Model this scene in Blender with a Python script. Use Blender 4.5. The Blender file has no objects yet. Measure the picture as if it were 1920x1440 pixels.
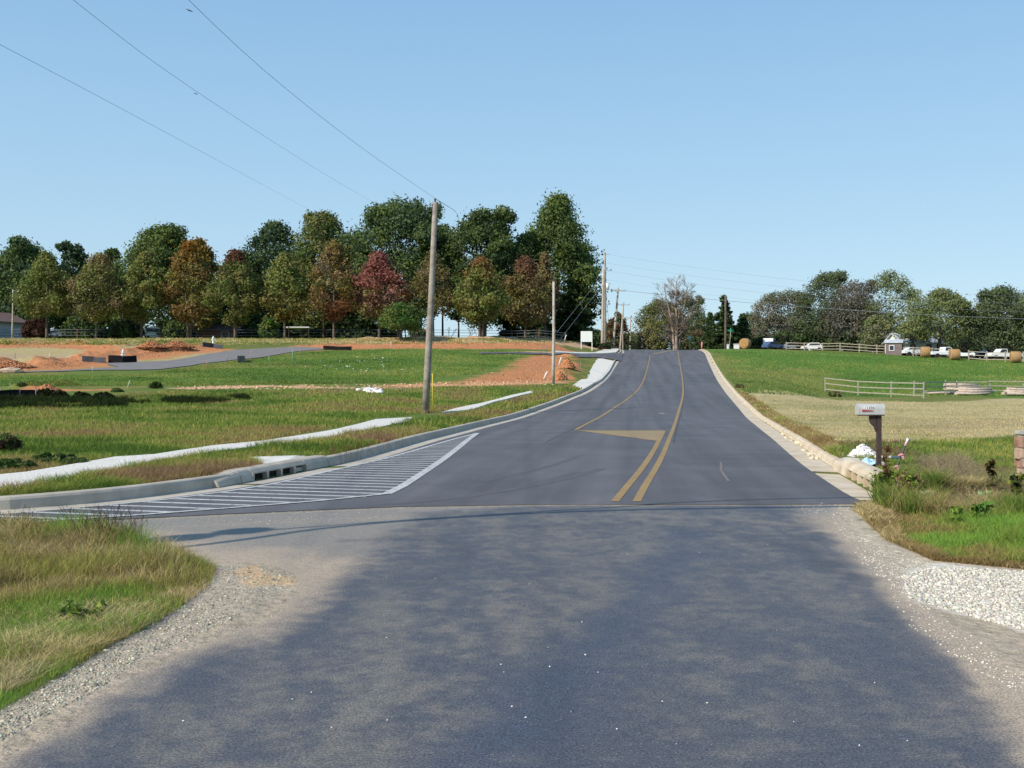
import bpy, math, random
import numpy as np
R = math.radians
sc = bpy.context.scene
# ---------------------------------------------------------------- camera
CZ = 1.7; FPX = 2000.0; T = 15.0/2000.0
cam = bpy.data.cameras.new("camera"); cam_o = bpy.data.objects.new("camera", cam)
sc.collection.objects.link(cam_o); sc.camera = cam_o
cam.sensor_width = 36; cam.lens = 36*FPX/1920; cam.clip_end = 9000; cam.clip_start = 0.05
cam_o.location = (0, 0, CZ); cam_o.rotation_euler = (math.pi/2 - math.atan(T), 0, 0)
# ---------------------------------------------------------------- sky and sun
SUN_TO = (-0.80, -0.60); SUN_EL = R(37)
w = bpy.data.worlds.new("World"); sc.world = w; w.use_nodes = True
nt = w.node_tree; nt.nodes.clear()
sky = nt.nodes.new('ShaderNodeTexSky'); sky.sky_type = 'NISHITA'; sky.sun_disc = False
sky.sun_elevation = SUN_EL; sky.sun_rotation = math.atan2(SUN_TO[0], SUN_TO[1])
sky.air_density = 1.0; sky.dust_density = 0.35; sky.ozone_density = 1.6; sky.altitude = 300
bg = nt.nodes.new('ShaderNodeBackground'); bg.inputs[1].default_value = 0.115
wo = nt.nodes.new('ShaderNodeOutputWorld')
# the clear autumn sky of the place: the physical sky, evened out towards a pale blue horizon
geo = nt.nodes.new('ShaderNodeTexCoord'); sep = nt.nodes.new('ShaderNodeSeparateXYZ'); nt.links.new(geo.outputs['Generated'], sep.inputs[0])
rp = nt.nodes.new('ShaderNodeValToRGB'); nt.links.new(sep.outputs['Z'], rp.inputs[0])
SKYC = [(0.0, (.49, .67, .79)), (.06, (.465, .665, .80)), (.18, (.37, .59, .79)), (.36, (.245, .47, .745)), (1.0, (.12, .28, .58))]
rp.color_ramp.elements[0].position = 0; rp.color_ramp.elements[1].position = 1
for i_, (p_, c_) in enumerate(SKYC):
    e_ = rp.color_ramp.elements[0] if i_ == 0 else (rp.color_ramp.elements[-1] if i_ == len(SKYC)-1 else rp.color_ramp.elements.new(p_)); e_.color = (*c_, 1)
sc_ = nt.nodes.new('ShaderNodeVectorMath'); sc_.operation = 'SCALE'; sc_.inputs['Scale'].default_value = 1/0.115; nt.links.new(rp.outputs[0], sc_.inputs[0])
mx_ = nt.nodes.new('ShaderNodeMix'); mx_.data_type = 'RGBA'; mx_.inputs[0].default_value = .80
nt.links.new(sky.outputs[0], mx_.inputs[6]); nt.links.new(sc_.outputs[0], mx_.inputs[7]); nt.links.new(mx_.outputs[2], bg.inputs[0]); nt.links.new(bg.outputs[0], wo.inputs[0])
sl = bpy.data.lights.new("sun", 'SUN'); sl.energy = 4.9; sl.angle = R(0.5); sl.color = (1.0, 0.92, 0.80)
so = bpy.data.objects.new("sun", sl); sc.collection.objects.link(so)
from mathutils import Vector
sd_ = Vector((SUN_TO[0]*math.cos(SUN_EL), SUN_TO[1]*math.cos(SUN_EL), math.sin(SUN_EL)))
so.rotation_euler = sd_.to_track_quat('Z', 'Y').to_euler(); so.location = (-30, -20, 40)
vs = sc.view_settings; vs.view_transform = 'Standard'; vs.look = 'None'; vs.exposure = 0.18; vs.gamma = 1
sc.render.resolution_x = 1024; sc.render.resolution_y = 768
try:
    sc.cycles.max_bounces = 5; sc.cycles.transparent_max_bounces = 4
    sc.cycles.diffuse_bounces = 2; sc.cycles.glossy_bounces = 2; sc.cycles.transmission_bounces = 2
except Exception: pass

# ---------------------------------------------------------------- numeric helpers
def fbm(x, y, scale, seed=0, oct=4, lac=2.1, gain=0.5):
    x = np.asarray(x, dtype=np.float64)/scale; y = np.asarray(y, dtype=np.float64)/scale
    tot = 0; amp = 1; norm = 0
    for o in range(oct):
        xi = np.floor(x).astype(np.int64); yi = np.floor(y).astype(np.int64)
        fx = x-xi; fy = y-yi; fx = fx*fx*(3-2*fx); fy = fy*fy*(3-2*fy)
        def h(a, b):
            n = (a*374761393 + b*668265263 + (seed+o*17)*974634777) & 0x7fffffff
            n = ((n ^ (n >> 13))*1274126177) & 0x7fffffff
            return ((n ^ (n >> 16)) & 0xffff)/65535.0
        v = (h(xi, yi)*(1-fx)+h(xi+1, yi)*fx)*(1-fy)+(h(xi, yi+1)*(1-fx)+h(xi+1, yi+1)*fx)*fy
        tot = tot+v*amp; norm += amp; amp *= gain; x = x*lac+13.7; y = y*lac+7.3
    return tot/norm
def sst(a, b, x):
    t = np.clip((x-a)/(b-a), 0, 1); return t*t*(3-2*t)
def seg_dist(P, x, y, closed=True):
    P = np.asarray(P, float); n = len(P); d2 = np.full(np.shape(x), 1e18)
    for i in range(n if closed else n-1):
        ax, ay = P[i]; bx, by = P[(i+1) % n]; ex, ey = bx-ax, by-ay; L = ex*ex+ey*ey+1e-12
        t = np.clip(((x-ax)*ex+(y-ay)*ey)/L, 0, 1)
        d2 = np.minimum(d2, (x-ax-t*ex)**2+(y-ay-t*ey)**2)
    return np.sqrt(d2)
def inside(P, x, y):
    P = np.asarray(P, float); n = len(P); c = np.zeros(np.shape(x), bool)
    for i in range(n):
        ax, ay = P[i]; bx, by = P[(i+1) % n]
        if ay == by: continue
        c ^= ((ay > y) != (by > y)) & (x < (bx-ax)*(y-ay)/(by-ay)+ax)
    return c
def sdp(P, x, y):
    """signed distance to a polygon, negative inside; far points are short-cut"""
    x = np.asarray(x, float); y = np.asarray(y, float)
    P = np.asarray(P, float); m = 8.0
    out = np.full(x.shape, m)
    b = (x > P[:, 0].min()-m) & (x < P[:, 0].max()+m) & (y > P[:, 1].min()-m) & (y < P[:, 1].max()+m)
    xs, ys = x[b], y[b]
    d = seg_dist(P, xs, ys); d[inside(P, xs, ys)] *= -1
    out[b] = d; return out
def uv(px, row):
    yc = (720-np.asarray(row, float))/FPX
    return (np.asarray(px, float)-960)/FPX/(1+yc*T), (yc-T)/(1+yc*T)

# ---------------------------------------------------------------- the lie of the land
def hermite(xk, yk, x):
    xk = np.array(xk, float); yk = np.array(yk, float)
    d = np.diff(yk)/np.diff(xk); m = np.empty_like(yk)
    m[1:-1] = np.where(d[:-1]*d[1:] > 0, 2*d[:-1]*d[1:]/(d[:-1]+d[1:]+1e-12), 0); m[0] = 0; m[-1] = 0
    x = np.clip(x, xk[0], xk[-1]); i = np.clip(np.searchsorted(xk, x)-1, 0, len(xk)-2)
    h = xk[i+1]-xk[i]; t = (x-xk[i])/h
    return (2*t**3-3*t**2+1)*yk[i]+(t**3-2*t**2+t)*h*m[i]+(-2*t**3+3*t**2)*yk[i+1]+(t**3-t**2)*h*m[i+1]
YK = [0, 27, 35, 44, 56, 66, 77, 88, 97, 110, 125, 135, 150, 160, 170, 180, 200, 240, 300, 500, 1200, 4000]
ROADZ = [0, 0, -.06, -.10, .12, .42, .82, 1.26, 1.66, 2.30, 3.03, 3.56, 4.5, 5.15, 5.72, 6.08, 6.2, 5.3, 3.5, 1, -4, -20]
LEFTZ = [0, 0, 0, .03, .22, .52, .97, 1.5, 2.04, 2.86, 4.15, 5.08, 6.4, 7.2, 7.45, 7.5, 7.2, 6.0, 4.5, 2, -4, -20]
NLZ   = [0, 0, 0, -.02, .18, .5, .92, 1.45, 1.95, 2.72, 3.8, 4.65, 5.95, 6.75, 7.2, 7.35, 7.1, 6.0, 4.5, 2, -4, -20]
VLZ   = [0, 0, -.03, -.05, .17, .5, .92, 1.4, 1.85, 2.5, 3.3, 3.9, 4.9, 5.6, 6.2, 6.45, 6.4, 5.4, 3.6, 1, -4, -20]
VRZ   = [0, 0, -.08, -.14, -.10, .08, .4, .8, 1.25, 1.95, 2.8, 3.4, 4.35, 5.05, 5.7, 6.15, 6.4, 6.0, 5, 2, -4, -20]
R1Z   = [0, 0, -.08, -.15, -.22, -.26, -.28, -.22, 0, .85, 1.95, 2.7, 4.0, 4.85, 5.35, 5.75, 6.3, 6.4, 5.5, 2, -4, -20]
R2Z   = [0, 0, -.08, -.15, -.23, -.27, -.29, -.25, -.12, .55, 1.5, 2.25, 3.45, 3.95, 4.25, 4.5, 4.9, 5.2, 5, 2, -4, -20]
PK = [-1500, 0, 700, 1000, 1110, 1160, 1330, 1400, 1560, 1900, 3600]
COLS = [LEFTZ, LEFTZ, LEFTZ, NLZ, VLZ, ROADZ, ROADZ, VRZ, R1Z, R2Z, R2Z]
YG = np.concatenate([np.arange(0, 300, 1.0), np.arange(300, 4001, 20.0)])
colz = np.array([hermite(YK, c, YG) for c in COLS])
PG = np.arange(-1500, 3601, 20.0)
TAB = np.array([hermite(PK, colz[:, j], PG) for j in range(len(YG))]).T      # [px, Y]
def zr(Y): return np.interp(Y, YG, colz[5])
def H0(x, Y):
    x = np.asarray(x, float); Y = np.asarray(Y, float)
    p = np.clip(960+FPX*x/np.maximum(Y, 1.0), PG[0], PG[-1]-1e-6)
    pi = (p-PG[0])/20; i = pi.astype(int); i = np.clip(i, 0, len(PG)-2); fp = pi-i
    Yc = np.clip(Y, 0, 3999.9)
    j = np.clip(np.searchsorted(YG, Yc, side='right')-1, 0, len(YG)-2); fy = (Yc-YG[j])/(YG[j+1]-YG[j])
    return (TAB[i, j]*(1-fp)+TAB[i+1, j]*fp)*(1-fy)+(TAB[i, j+1]*(1-fp)+TAB[i+1, j+1]*fp)*fy
YM = np.concatenate([np.arange(2.5, 30, .05), np.arange(30, 260, .15)])
def atr(pts):
    """pixels on the road surface -> world xy"""
    out = []
    for px, row in pts:
        u, v = uv(px, row); s = CZ+v*YM-zr(YM); k = np.argmax(s <= 0) if (s <= 0).any() else int(np.argmin(s))
        if k > 0 and s[k] <= 0: y = YM[k-1]+(YM[k]-YM[k-1])*s[k-1]/(s[k-1]-s[k])
        else: y = YM[k]
        out.append((float(u*y), float(y)))
    return out
def at(px, row, fn=None, ymin=2.5):
    fn = fn or H; u, v = uv(px, row); ym = YM[YM >= ymin]; s = CZ+v*ym-fn(u*ym, ym)
    k = np.argmax(s <= 0) if (s <= 0).any() else int(np.argmin(s))
    y = ym[k-1]+(ym[k]-ym[k-1])*s[k-1]/(s[k-1]-s[k]) if (k > 0 and s[k] <= 0) else ym[k]
    return float(u*y), float(y)
def ats(pts, fn=None): return [at(p, r, fn) for p, r in pts]
def smooth(P, n=3):
    P = [np.array(p, float) for p in P]
    for _ in range(n):
        Q = [P[0]]
        for a, b in zip(P[:-1], P[1:]): Q += [a*.75+b*.25, a*.25+b*.75]
        Q.append(P[-1]); P = Q
    return np.array(P)

LE = smooth(atr([(-420, 986), (-150, 974), (0, 966), (100, 958), (250, 944), (400, 924), (480, 911), (560, 896), (640, 879), (712, 862),
             (802, 833), (860, 817), (915, 801), (986, 782), (1040, 763), (1078, 747), (1105, 736), (1126, 722), (1143, 706), (1152, 691), (1161, 677)]), 2)
LE2 = smooth(atr([(1166, 664.5), (1172, 659.5)])+[(19.0, 186), (21.0, 205), (24, 240), (30, 300)], 1)
RE = smooth(atr([(1650, 958), (1607, 936), (1590, 929), (1565, 913), (1542, 897.5), (1509, 876), (1475, 847), (1441, 817.5), (1412.7, 793.7), (1381, 760),
             (1360, 736), (1344, 712), (1334, 692), (1327, 675), (1320, 659)])+[(33.5, 205), (38, 240), (46, 300)], 2)
SEAM = np.array(atr([(-420, 1010), (0, 987), (200, 976), (400, 966), (600, 957), (750, 951), (1000, 947), (1300, 947), (1600, 946), (1650, 946)]))
LEFULL = np.vstack([LE, LE2])
CORR = np.vstack([LEFULL, RE[::-1], SEAM[::-1]])
def lx(Y): return np.interp(Y, LEFULL[:, 1], LEFULL[:, 0])
def rx(Y): return np.interp(Y, RE[:, 1], RE[:, 0])
def seamY(x): return np.interp(x, SEAM[:, 0], SEAM[:, 1])
SW1 = [(-420, 905), (0, 895), (50, 890), (160, 871), (215, 861), (290, 856), (400, 839), (494, 830), (637, 806), (706, 788), (772, 784),
       (772, 791), (634, 820), (541, 836), (437, 846), (292, 868), (196, 889), (121, 903), (50, 918), (0, 927), (-420, 950)]
SIDE_ST = [(1166, 679), (1118, 671), (1035, 667), (900, 664.5), (900, 661.8), (1035, 663.3), (1118, 664.6), (1168, 663.5)]
FST = [(-250, 703), (0, 699.5), (120, 697), (165, 695), (215, 694.5), (300, 693.5), (370, 684), (430, 676.5), (500, 669), (560, 659), (610, 656),
       (600, 652.8), (500, 653.5), (440, 656.5), (392, 664), (312, 677.5), (255, 679.5), (203, 681.5), (200, 684), (222, 688.5), (160, 693), (80, 696.2), (0, 697.5), (-250, 700)]
def lerp(a, b, t): return a+(b-a)*t
def Hroad(x, Y):
    """land with the road corridor blended in"""
    d = np.where(Y > 26, np.maximum(lx(Y)-x, x-rx(Y)), 99)
    k = 1-sst(1.2, 9, d)
    return lerp(H0(x, Y), zr(Y), np.where(Y > 300, 0, k))
MOUNDS = []      # (world polyline, height, width, seed)
def mound(pts, h, w_, seed=1): MOUNDS.append((np.array(ats(pts, Hroad)), h, w_, seed))
mound([(-200, 700), (-60, 696), (40, 688), (75, 690)], .85, 2.0, 3)
mound([(60, 686), (110, 681), (180, 674), (260, 667), (300, 662), (360, 654)], .8, 2.0, 4)
mound([(225, 657), (260, 653), (310, 651), (365, 649)], 1.0, 2.6, 5)
mound([(-200, 652), (10, 650), (60, 648), (130, 649), (200, 652)], .6, 1.5, 6)
mound([(560, 654), (700, 650), (850, 650), (960, 651), (1040, 652)], .45, 2.0, 7)
mound([(690, 641), (800, 640), (900, 640), (1000, 641), (1085, 643)], .55, 2.5, 8)
mound([(1052, 712), (1062, 704), (1068, 694), (1074, 680), (1066, 672)], .55, 1.3, 9)
mound([(330, 728), (420, 727), (520, 724), (640, 727)], .22, 1.0, 10)
mound([(720, 724), (820, 722), (900, 723)], .25, 1.0, 11)
mound([(60, 734), (85, 732), (112, 732)], .9, 1.2, 12)
mound([(-300, 763), (0, 760), (150, 755), (300, 751), (450, 749)], .22, 1.6, 13)
CLODS = []
def H(x, Y):
    x = np.asarray(x, float); Y = np.asarray(Y, float)
    z = Hroad(x, Y)
    shp = x.shape; xf = np.atleast_1d(x).ravel(); yf = np.atleast_1d(Y).ravel(); zf = np.atleast_1d(z).ravel().copy()
    near = (np.abs(xf) < 400) & (yf < 330)
    xs, ys = xf[near], yf[near]
    d = sdp(CORR, xs, ys)
    up = (ys > seamY(xs)+.05)
    zf[near] += np.where(up, sst(.5, .85, d)*.14*(1-sst(40, 100, d)*0), 0)*np.where(ys < 180, 1, 0)
    zf[near] += -.06*sst(0.02, .4, -d)*up
    off = sst(1, 6, d)*sst(12, 25, ys)
    zf[near] += off*(fbm(xs, ys, 9, 31, 3)-.5)*.28
    for P, h, w_, sdd in MOUNDS:
        b = (xs > P[:, 0].min()-8) & (xs < P[:, 0].max()+8) & (ys > P[:, 1].min()-8) & (ys < P[:, 1].max()+8)
        if not b.any(): continue
        dd = seg_dist(P, xs[b], ys[b], False)
        n = fbm(xs[b], ys[b], 2.6, sdd, 4, gain=.6)
        idx = np.where(near)[0][b]
        zf[idx] += h*np.exp(-(dd/w_)**2)*np.clip(.15+1.6*(n-.15), 0, 2)
    r = zf.reshape(shp) if shp else zf[0]
    return r

# ---------------------------------------------------------------- scene helpers
COL = sc.collection
def tag(o, label=None, cat=None, group=None, kind=None):
    if label: o['label'] = label
    if cat: o['category'] = cat
    if group: o['group'] = group
    if kind: o['kind'] = kind
    return o
def empty(name, loc, label, cat, group=None, rz=0):
    o = bpy.data.objects.new(name, None); COL.objects.link(o); o.location = loc; o.rotation_euler = (0, 0, rz)
    o.empty_display_size = .2
    return tag(o, label, cat, group)
def np_obj(name, V, quads=None, tris=None, mat=None, parent=None, col=None, smooth_=False, mats=None, fmat=None):
    V = np.asarray(V, np.float32); me = bpy.data.meshes.new(name)
    nq = 0 if quads is None else len(quads); ntr = 0 if tris is None else len(tris)
    idx = []; st = []
    if nq: idx.append(np.asarray(quads, np.int32).ravel()); st.append(np.arange(nq, dtype=np.int32)*4)
    if ntr: idx.append(np.asarray(tris, np.int32).ravel()); st.append(nq*4+np.arange(ntr, dtype=np.int32)*3)
    idx = np.concatenate(idx); st = np.concatenate(st)
    me.vertices.add(len(V)); me.vertices.foreach_set('co', V.ravel())
    me.loops.add(len(idx)); me.loops.foreach_set('vertex_index', idx)
    me.polygons.add(nq+ntr); me.polygons.foreach_set('loop_start', st)
    if smooth_: me.polygons.foreach_set('use_smooth', np.ones(nq+ntr, bool))
    if col is not None:
        a = me.color_attributes.new('Col', 'FLOAT_COLOR', 'POINT')
        c = np.ones((len(V), 4), np.float32); c[:, :3] = col; a.data.foreach_set('color', c.ravel())
    me.update(calc_edges=True); me.validate(verbose=False)
    if mat: me.materials.append(mat)
    o = bpy.data.objects.new(name, me); COL.objects.link(o)
    if parent: o.parent = parent
    return o
class MB:
    def __init__(s): s.v = []; s.f = []; s.sm = []
    def add(s, V, F, sm=False):
        k = len(s.v); s.v += [tuple(map(float, p)) for p in V]; s.f += [tuple(i+k for i in f) for f in F]; s.sm += [sm]*len(F)
        return s
    def box(s, x0, x1, y0, y1, z0, z1, rz=0, c=(0, 0), tilt=None):
        V = [(x, y, z) for z in (z0, z1) for x, y in ((x0, y0), (x1, y0), (x1, y1), (x0, y1))]
        if rz:
            cs, sn = math.cos(rz), math.sin(rz)
            V = [(c[0]+(x-c[0])*cs-(y-c[1])*sn, c[1]+(x-c[0])*sn+(y-c[1])*cs, z) for x, y, z in V]
        return s.add(V, [(3, 2, 1, 0), (4, 5, 6, 7), (0, 1, 5, 4), (1, 2, 6, 5), (2, 3, 7, 6), (3, 0, 4, 7)])
    def tube(s, pts, rad, n=8, cap=True, sm=True):
        P = [Vector(p) for p in pts]; m = len(P)
        rads = rad if hasattr(rad, '__len__') else [rad]*m
        V = []; up = None
        for i, p in enumerate(P):
            d = (P[min(i+1, m-1)]-P[max(i-1, 0)]).normalized()
            if up is None or abs(d.dot(up)) > .95: up = Vector((0, 0, 1)) if abs(d.z) < .9 else Vector((1, 0, 0))
            a = d.cross(up).normalized(); b = a.cross(d).normalized(); up = b
            for k in range(n):
                t = 2*math.pi*k/n; V.append(p+(a*math.cos(t)+b*math.sin(t))*rads[i])
        F = [(i*n+k, i*n+(k+1) % n, (i+1)*n+(k+1) % n, (i+1)*n+k) for i in range(m-1) for k in range(n)]
        s.add(V, F, sm)
        if cap:
            k0 = len(s.v)-m*n
            s.f += [tuple(k0+k for k in range(n))[::-1], tuple(k0+(m-1)*n+k for k in range(n))]; s.sm += [False, False]
        return s
    def prism(s, poly, y0, y1, axis='y'):
        """poly in (x,z), extruded along y"""
        n = len(poly)
        V = [(x, y0, z) for x, z in poly]+[(x, y1, z) for x, z in poly]
        if axis == 'x': V = [(y, x, z) for x, y, z in V]
        F = [tuple(range(n)), tuple(range(2*n-1, n-1, -1))]+[(i, i+n, (i+1) % n+n, (i+1) % n) for i in range(n)]
        return s.add(V, F)
    def build(s, name, mat, parent=None, bevel=0):
        me = bpy.data.meshes.new(name); me.from_pydata(s.v, [], s.f)
        me.polygons.foreach_set('use_smooth', s.sm)
        import bmesh
        bm = bmesh.new(); bm.from_mesh(me); bmesh.ops.recalc_face_normals(bm, faces=bm.faces)
        if bevel:
            bmesh.ops.bevel(bm, geom=[e for e in bm.edges if len(e.link_faces) == 2 and e.calc_face_angle(0) > .5], offset=bevel, segments=2, affect='EDGES', clamp_overlap=True)
        bm.to_mesh(me); bm.free()
        me.materials.append(mat); o = bpy.data.objects.new(name, me); COL.objects.link(o)
        if parent: o.parent = parent
        return o
# ---------------------------------------------------------------- materials
def newmat(name):
    m = bpy.data.materials.new(name); m.use_nodes = True; t = m.node_tree; b = t.nodes['Principled BSDF']
    b.inputs['Specular IOR Level'].default_value = .3
    return m, t, b
def N(t, kind, **kw):
    n = t.nodes.new(kind)
    for k, v in kw.items(): setattr(n, k, v)
    return n
def noise(t, scale, detail=4, rough=.55, coord='Object', dist=0):
    tc = N(t, 'ShaderNodeTexCoord') if coord != 'pos' else N(t, 'ShaderNodeNewGeometry')
    n = N(t, 'ShaderNodeTexNoise'); n.inputs['Scale'].default_value = scale
    n.inputs['Detail'].default_value = detail; n.inputs['Roughness'].default_value = rough; n.inputs['Distortion'].default_value = dist
    t.links.new(tc.outputs['Position' if coord == 'pos' else coord], n.inputs['Vector']); return n
def ramp(t, src, a, b, ca, cb):
    r = N(t, 'ShaderNodeValToRGB'); r.color_ramp.elements[0].position = a; r.color_ramp.elements[1].position = b
    r.color_ramp.elements[0].color = (*ca, 1); r.color_ramp.elements[1].color = (*cb, 1)
    t.links.new(src, r.inputs[0]); return r
def mixc(t, fac, a, b, mode='MIX'):
    m = N(t, 'ShaderNodeMix'); m.data_type = 'RGBA'; m.blend_type = mode
    for s, i in ((fac, 0), (a, 6), (b, 7)):
        if hasattr(s, 'links'): t.links.new(s, m.inputs[i])
        elif isinstance(s, (int, float)): m.inputs[i].default_value = s
        else: m.inputs[i].default_value = (*s, 1)
    return m.outputs[2]
def bump(t, b, src, strength, dist):
    n = N(t, 'ShaderNodeBump'); n.inputs['Strength'].default_value = strength; n.inputs['Distance'].default_value = dist
    t.links.new(src, n.inputs['Height']); t.links.new(n.outputs[0], b.inputs['Normal'])
def simple(name, c, rough=.7, var=.25, scale=6, c2=None, metal=0, bmp=0, bscale=None, coord='Object'):
    m, t, b = newmat(name); b.inputs['Roughness'].default_value = rough; b.inputs['Metallic'].default_value = metal
    n = noise(t, scale, 5, .6, coord)
    c2 = c2 or tuple(x*(1-var) for x in c)
    r = ramp(t, n.outputs[0], .35, .65, c2, c); t.links.new(r.outputs[0], b.inputs['Base Color'])
    if bmp:
        n2 = noise(t, bscale or scale*4, 4, .6, coord); bump(t, b, n2.outputs[0], .6, bmp)
    return m
def attrmat(name, fine=((40, .35),), rough=.9, bmp=.02, bscale=18, spec=.15, coord='pos'):
    m, t, b = newmat(name); b.inputs['Roughness'].default_value = rough; b.inputs['Specular IOR Level'].default_value = spec
    a = N(t, 'ShaderNodeAttribute'); a.attribute_name = 'Col'; c = a.outputs['Color']
    for s, k in fine:
        n = noise(t, s, 4, .6, coord); r = ramp(t, n.outputs[0], .3, .7, (1-k,)*3, (1+k,)*3)
        r.color_ramp.elements[1].color = (1, 1, 1, 1); 
        mm = mixc(t, 1.0, c, r.outputs[0], 'MULTIPLY'); c = mm
        g = N(t, 'ShaderNodeMix'); g.data_type = 'RGBA'; g.blend_type = 'MULTIPLY'; g.inputs[0].default_value = 1
        t.links.new(c, g.inputs[6]); q = 1+k*.6; g.inputs[7].default_value = (q, q, q, 1); c = g.outputs[2]
    t.links.new(c, b.inputs['Base Color'])
    if bmp: bump(t, b, noise(t, bscale, 5, .65, coord).outputs[0], .8, bmp)
    return m
def leafmat(name, trans=.25):
    m = bpy.data.materials.new(name); m.use_nodes = True; t = m.node_tree; t.nodes.clear()
    a = N(t, 'ShaderNodeAttribute'); a.attribute_name = 'Col'
    d = N(t, 'ShaderNodeBsdfDiffuse'); tr = N(t, 'ShaderNodeBsdfTranslucent'); mx = N(t, 'ShaderNodeMixShader'); o = N(t, 'ShaderNodeOutputMaterial')
    t.links.new(a.outputs['Color'], d.inputs[0]); t.links.new(a.outputs['Color'], tr.inputs[0]); mx.inputs[0].default_value = trans
    t.links.new(d.outputs[0], mx.inputs[1]); t.links.new(tr.outputs[0], mx.inputs[2]); t.links.new(mx.outputs[0], o.inputs[0])
    return m
M = {}
M['ground'] = attrmat('ground_soil_grass', ((1.3, .22), (9, .35), (45, .35)), .95, .06, 9, .1)
M['leaf'] = leafmat('leaf', .32); M['grass'] = leafmat('grass_blade', .3)
# old chip-seal road: attribute colour with aggregate speckle
m, t, b = newmat('old_asphalt'); a = N(t, 'ShaderNodeAttribute'); a.attribute_name = 'Col'
n1 = noise(t, 75, 3, .75, 'pos'); r1 = ramp(t, n1.outputs[0], .38, .66, (.55, .57, .62), (1.75, 1.66, 1.5))
n2 = noise(t, 16, 5, .7, 'pos'); r2 = ramp(t, n2.outputs[0], .3, .7, (.80,)*3, (1.2, 1.19, 1.16))
c = mixc(t, 1.0, a.outputs['Color'], r1.outputs[0], 'MULTIPLY'); c = mixc(t, 1.0, c, r2.outputs[0], 'MULTIPLY')
vo = N(t, 'ShaderNodeTexVoronoi'); g = N(t, 'ShaderNodeNewGeometry'); vo.inputs['Scale'].default_value = 85; t.links.new(g.outputs['Position'], vo.inputs['Vector'])
rv = ramp(t, vo.outputs['Distance'], .28, .36, (1, 1, 1), (0, 0, 0)); vc = ramp(t, vo.outputs['Color'], .80, .86, (0, 0, 0), (1, 1, 1))
fm = N(t, 'ShaderNodeMath', operation='MULTIPLY'); t.links.new(rv.outputs[0], fm.inputs[0]); t.links.new(vc.outputs[0], fm.inputs[1])
c = mixc(t, fm.outputs[0], c, (.25, .225, .19))
t.links.new(c, b.inputs['Base Color']); b.inputs['Roughness'].default_value = .62; b.inputs['Specular IOR Level'].default_value = .35
bump(t, b, n1.outputs[0], .9, .006); M['old'] = m
# new asphalt
m, t, b = newmat('new_asphalt')
n1 = noise(t, 120, 3, .7, 'pos'); r1 = ramp(t, n1.outputs[0], .35, .68, (.070, .068, .074), (.150, .146, .152))
n2 = noise(t, .35, 5, .6, 'pos', 1.5); r2 = ramp(t, n2.outputs[0], .3, .7, (.80,)*3, (1.14, 1.13, 1.12))
m0 = N(t, 'ShaderNodeMapping'); m0.inputs['Rotation'].default_value = (0, 0, R(6.5)); mp = N(t, 'ShaderNodeMapping'); mp.inputs['Scale'].default_value = (1.5, .02, 1); g = N(t, 'ShaderNodeNewGeometry')
t.links.new(g.outputs['Position'], m0.inputs[0]); t.links.new(m0.outputs[0], mp.inputs[0]); n3 = N(t, 'ShaderNodeTexNoise'); n3.inputs['Scale'].default_value = 1; n3.inputs['Detail'].default_value = 3; t.links.new(mp.outputs[0], n3.inputs[0])
r3 = ramp(t, n3.outputs[0], .35, .65, (.80,)*3, (1.12, 1.11, 1.10))
c = mixc(t, 1.0, r1.outputs[0], r2.outputs[0], 'MULTIPLY'); c = mixc(t, 1.0, c, r3.outputs[0], 'MULTIPLY')
t.links.new(c, b.inputs['Base Color']); b.inputs['Roughness'].default_value = .7; bump(t, b, n1.outputs[0], .6, .004); M['new'] = m
M['conc'] = simple('kerb_concrete', (.47, .42, .35), .85, .25, 2.2, (.35, .31, .25), bmp=.004, bscale=30, coord='Generated' if 0 else 'Object')
M['tanconc'] = simple('tan_concrete', (.60, .52, .40), .85, .25, 2.6, (.46, .36, .24), bmp=.006, bscale=20)
M['walk'] = simple('sidewalk_concrete', (.66, .64, .58), .9, .2, 3.5, (.52, .49, .43), bmp=.004, bscale=30)
M['walk2'] = simple('gravel_walk', (.78, .75, .70), .95, .2, 26, (.42, .39, .33), bmp=.02, bscale=25)
def paint(name, c, worn):
    m, t, b = newmat(name); n = noise(t, 14, 6, .75, 'pos'); r = ramp(t, n.outputs[0], worn-.04, worn+.10, (.13, .125, .125), c)
    n2 = noise(t, 1.2, 3, .5, 'pos'); r2 = ramp(t, n2.outputs[0], .3, .7, (.82,)*3, (1, 1, 1))
    t.links.new(mixc(t, 1.0, r.outputs[0], r2.outputs[0], 'MULTIPLY'), b.inputs['Base Color']); b.inputs['Roughness'].default_value = .6; return m
M['yellow'] = paint('yellow_paint', (.33, .205, .065), .37); M['yfaint'] = paint('faded_yellow_paint', (.30, .21, .095), .26); M['white'] = paint('white_paint', (.52, .52, .50), .38)
M['wood_pole'] = simple('pole_wood', (.36, .32, .27), .85, .3, 3, (.20, .17, .14), bmp=.004, bscale=14)
M['pale_pole'] = simple('pale_pole_wood', (.50, .45, .38), .85, .2, 3, (.34, .29, .23))
M['wire'] = simple('wire_metal', (.20, .22, .25), .5, .1)
M['fence'] = simple('weathered_fence_wood', (.42, .37, .30), .9, .3, 9, (.25, .22, .18), bmp=.003)
M['bark'] = simple('bark', (.17, .14, .11), .95, .4, 5, (.07, .055, .045), bmp=.02, bscale=12)
M['palebark'] = simple('pale_bark', (.40, .32, .26), .95, .3, 1.2, (.17, .12, .095), bmp=.01)
M['sheet'] = simple('black_silt_fabric', (.007, .006, .008), .95, .3, 6)
M['greysheet'] = simple('grey_silt_fabric', (.065, .070, .085), .9, .3, 8)
M['hydrant'] = simple('hydrant_paint', (.80, .80, .78), .4, .08); M['dark'] = simple('near_black', (.012, .012, .012), .9, .1)
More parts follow.
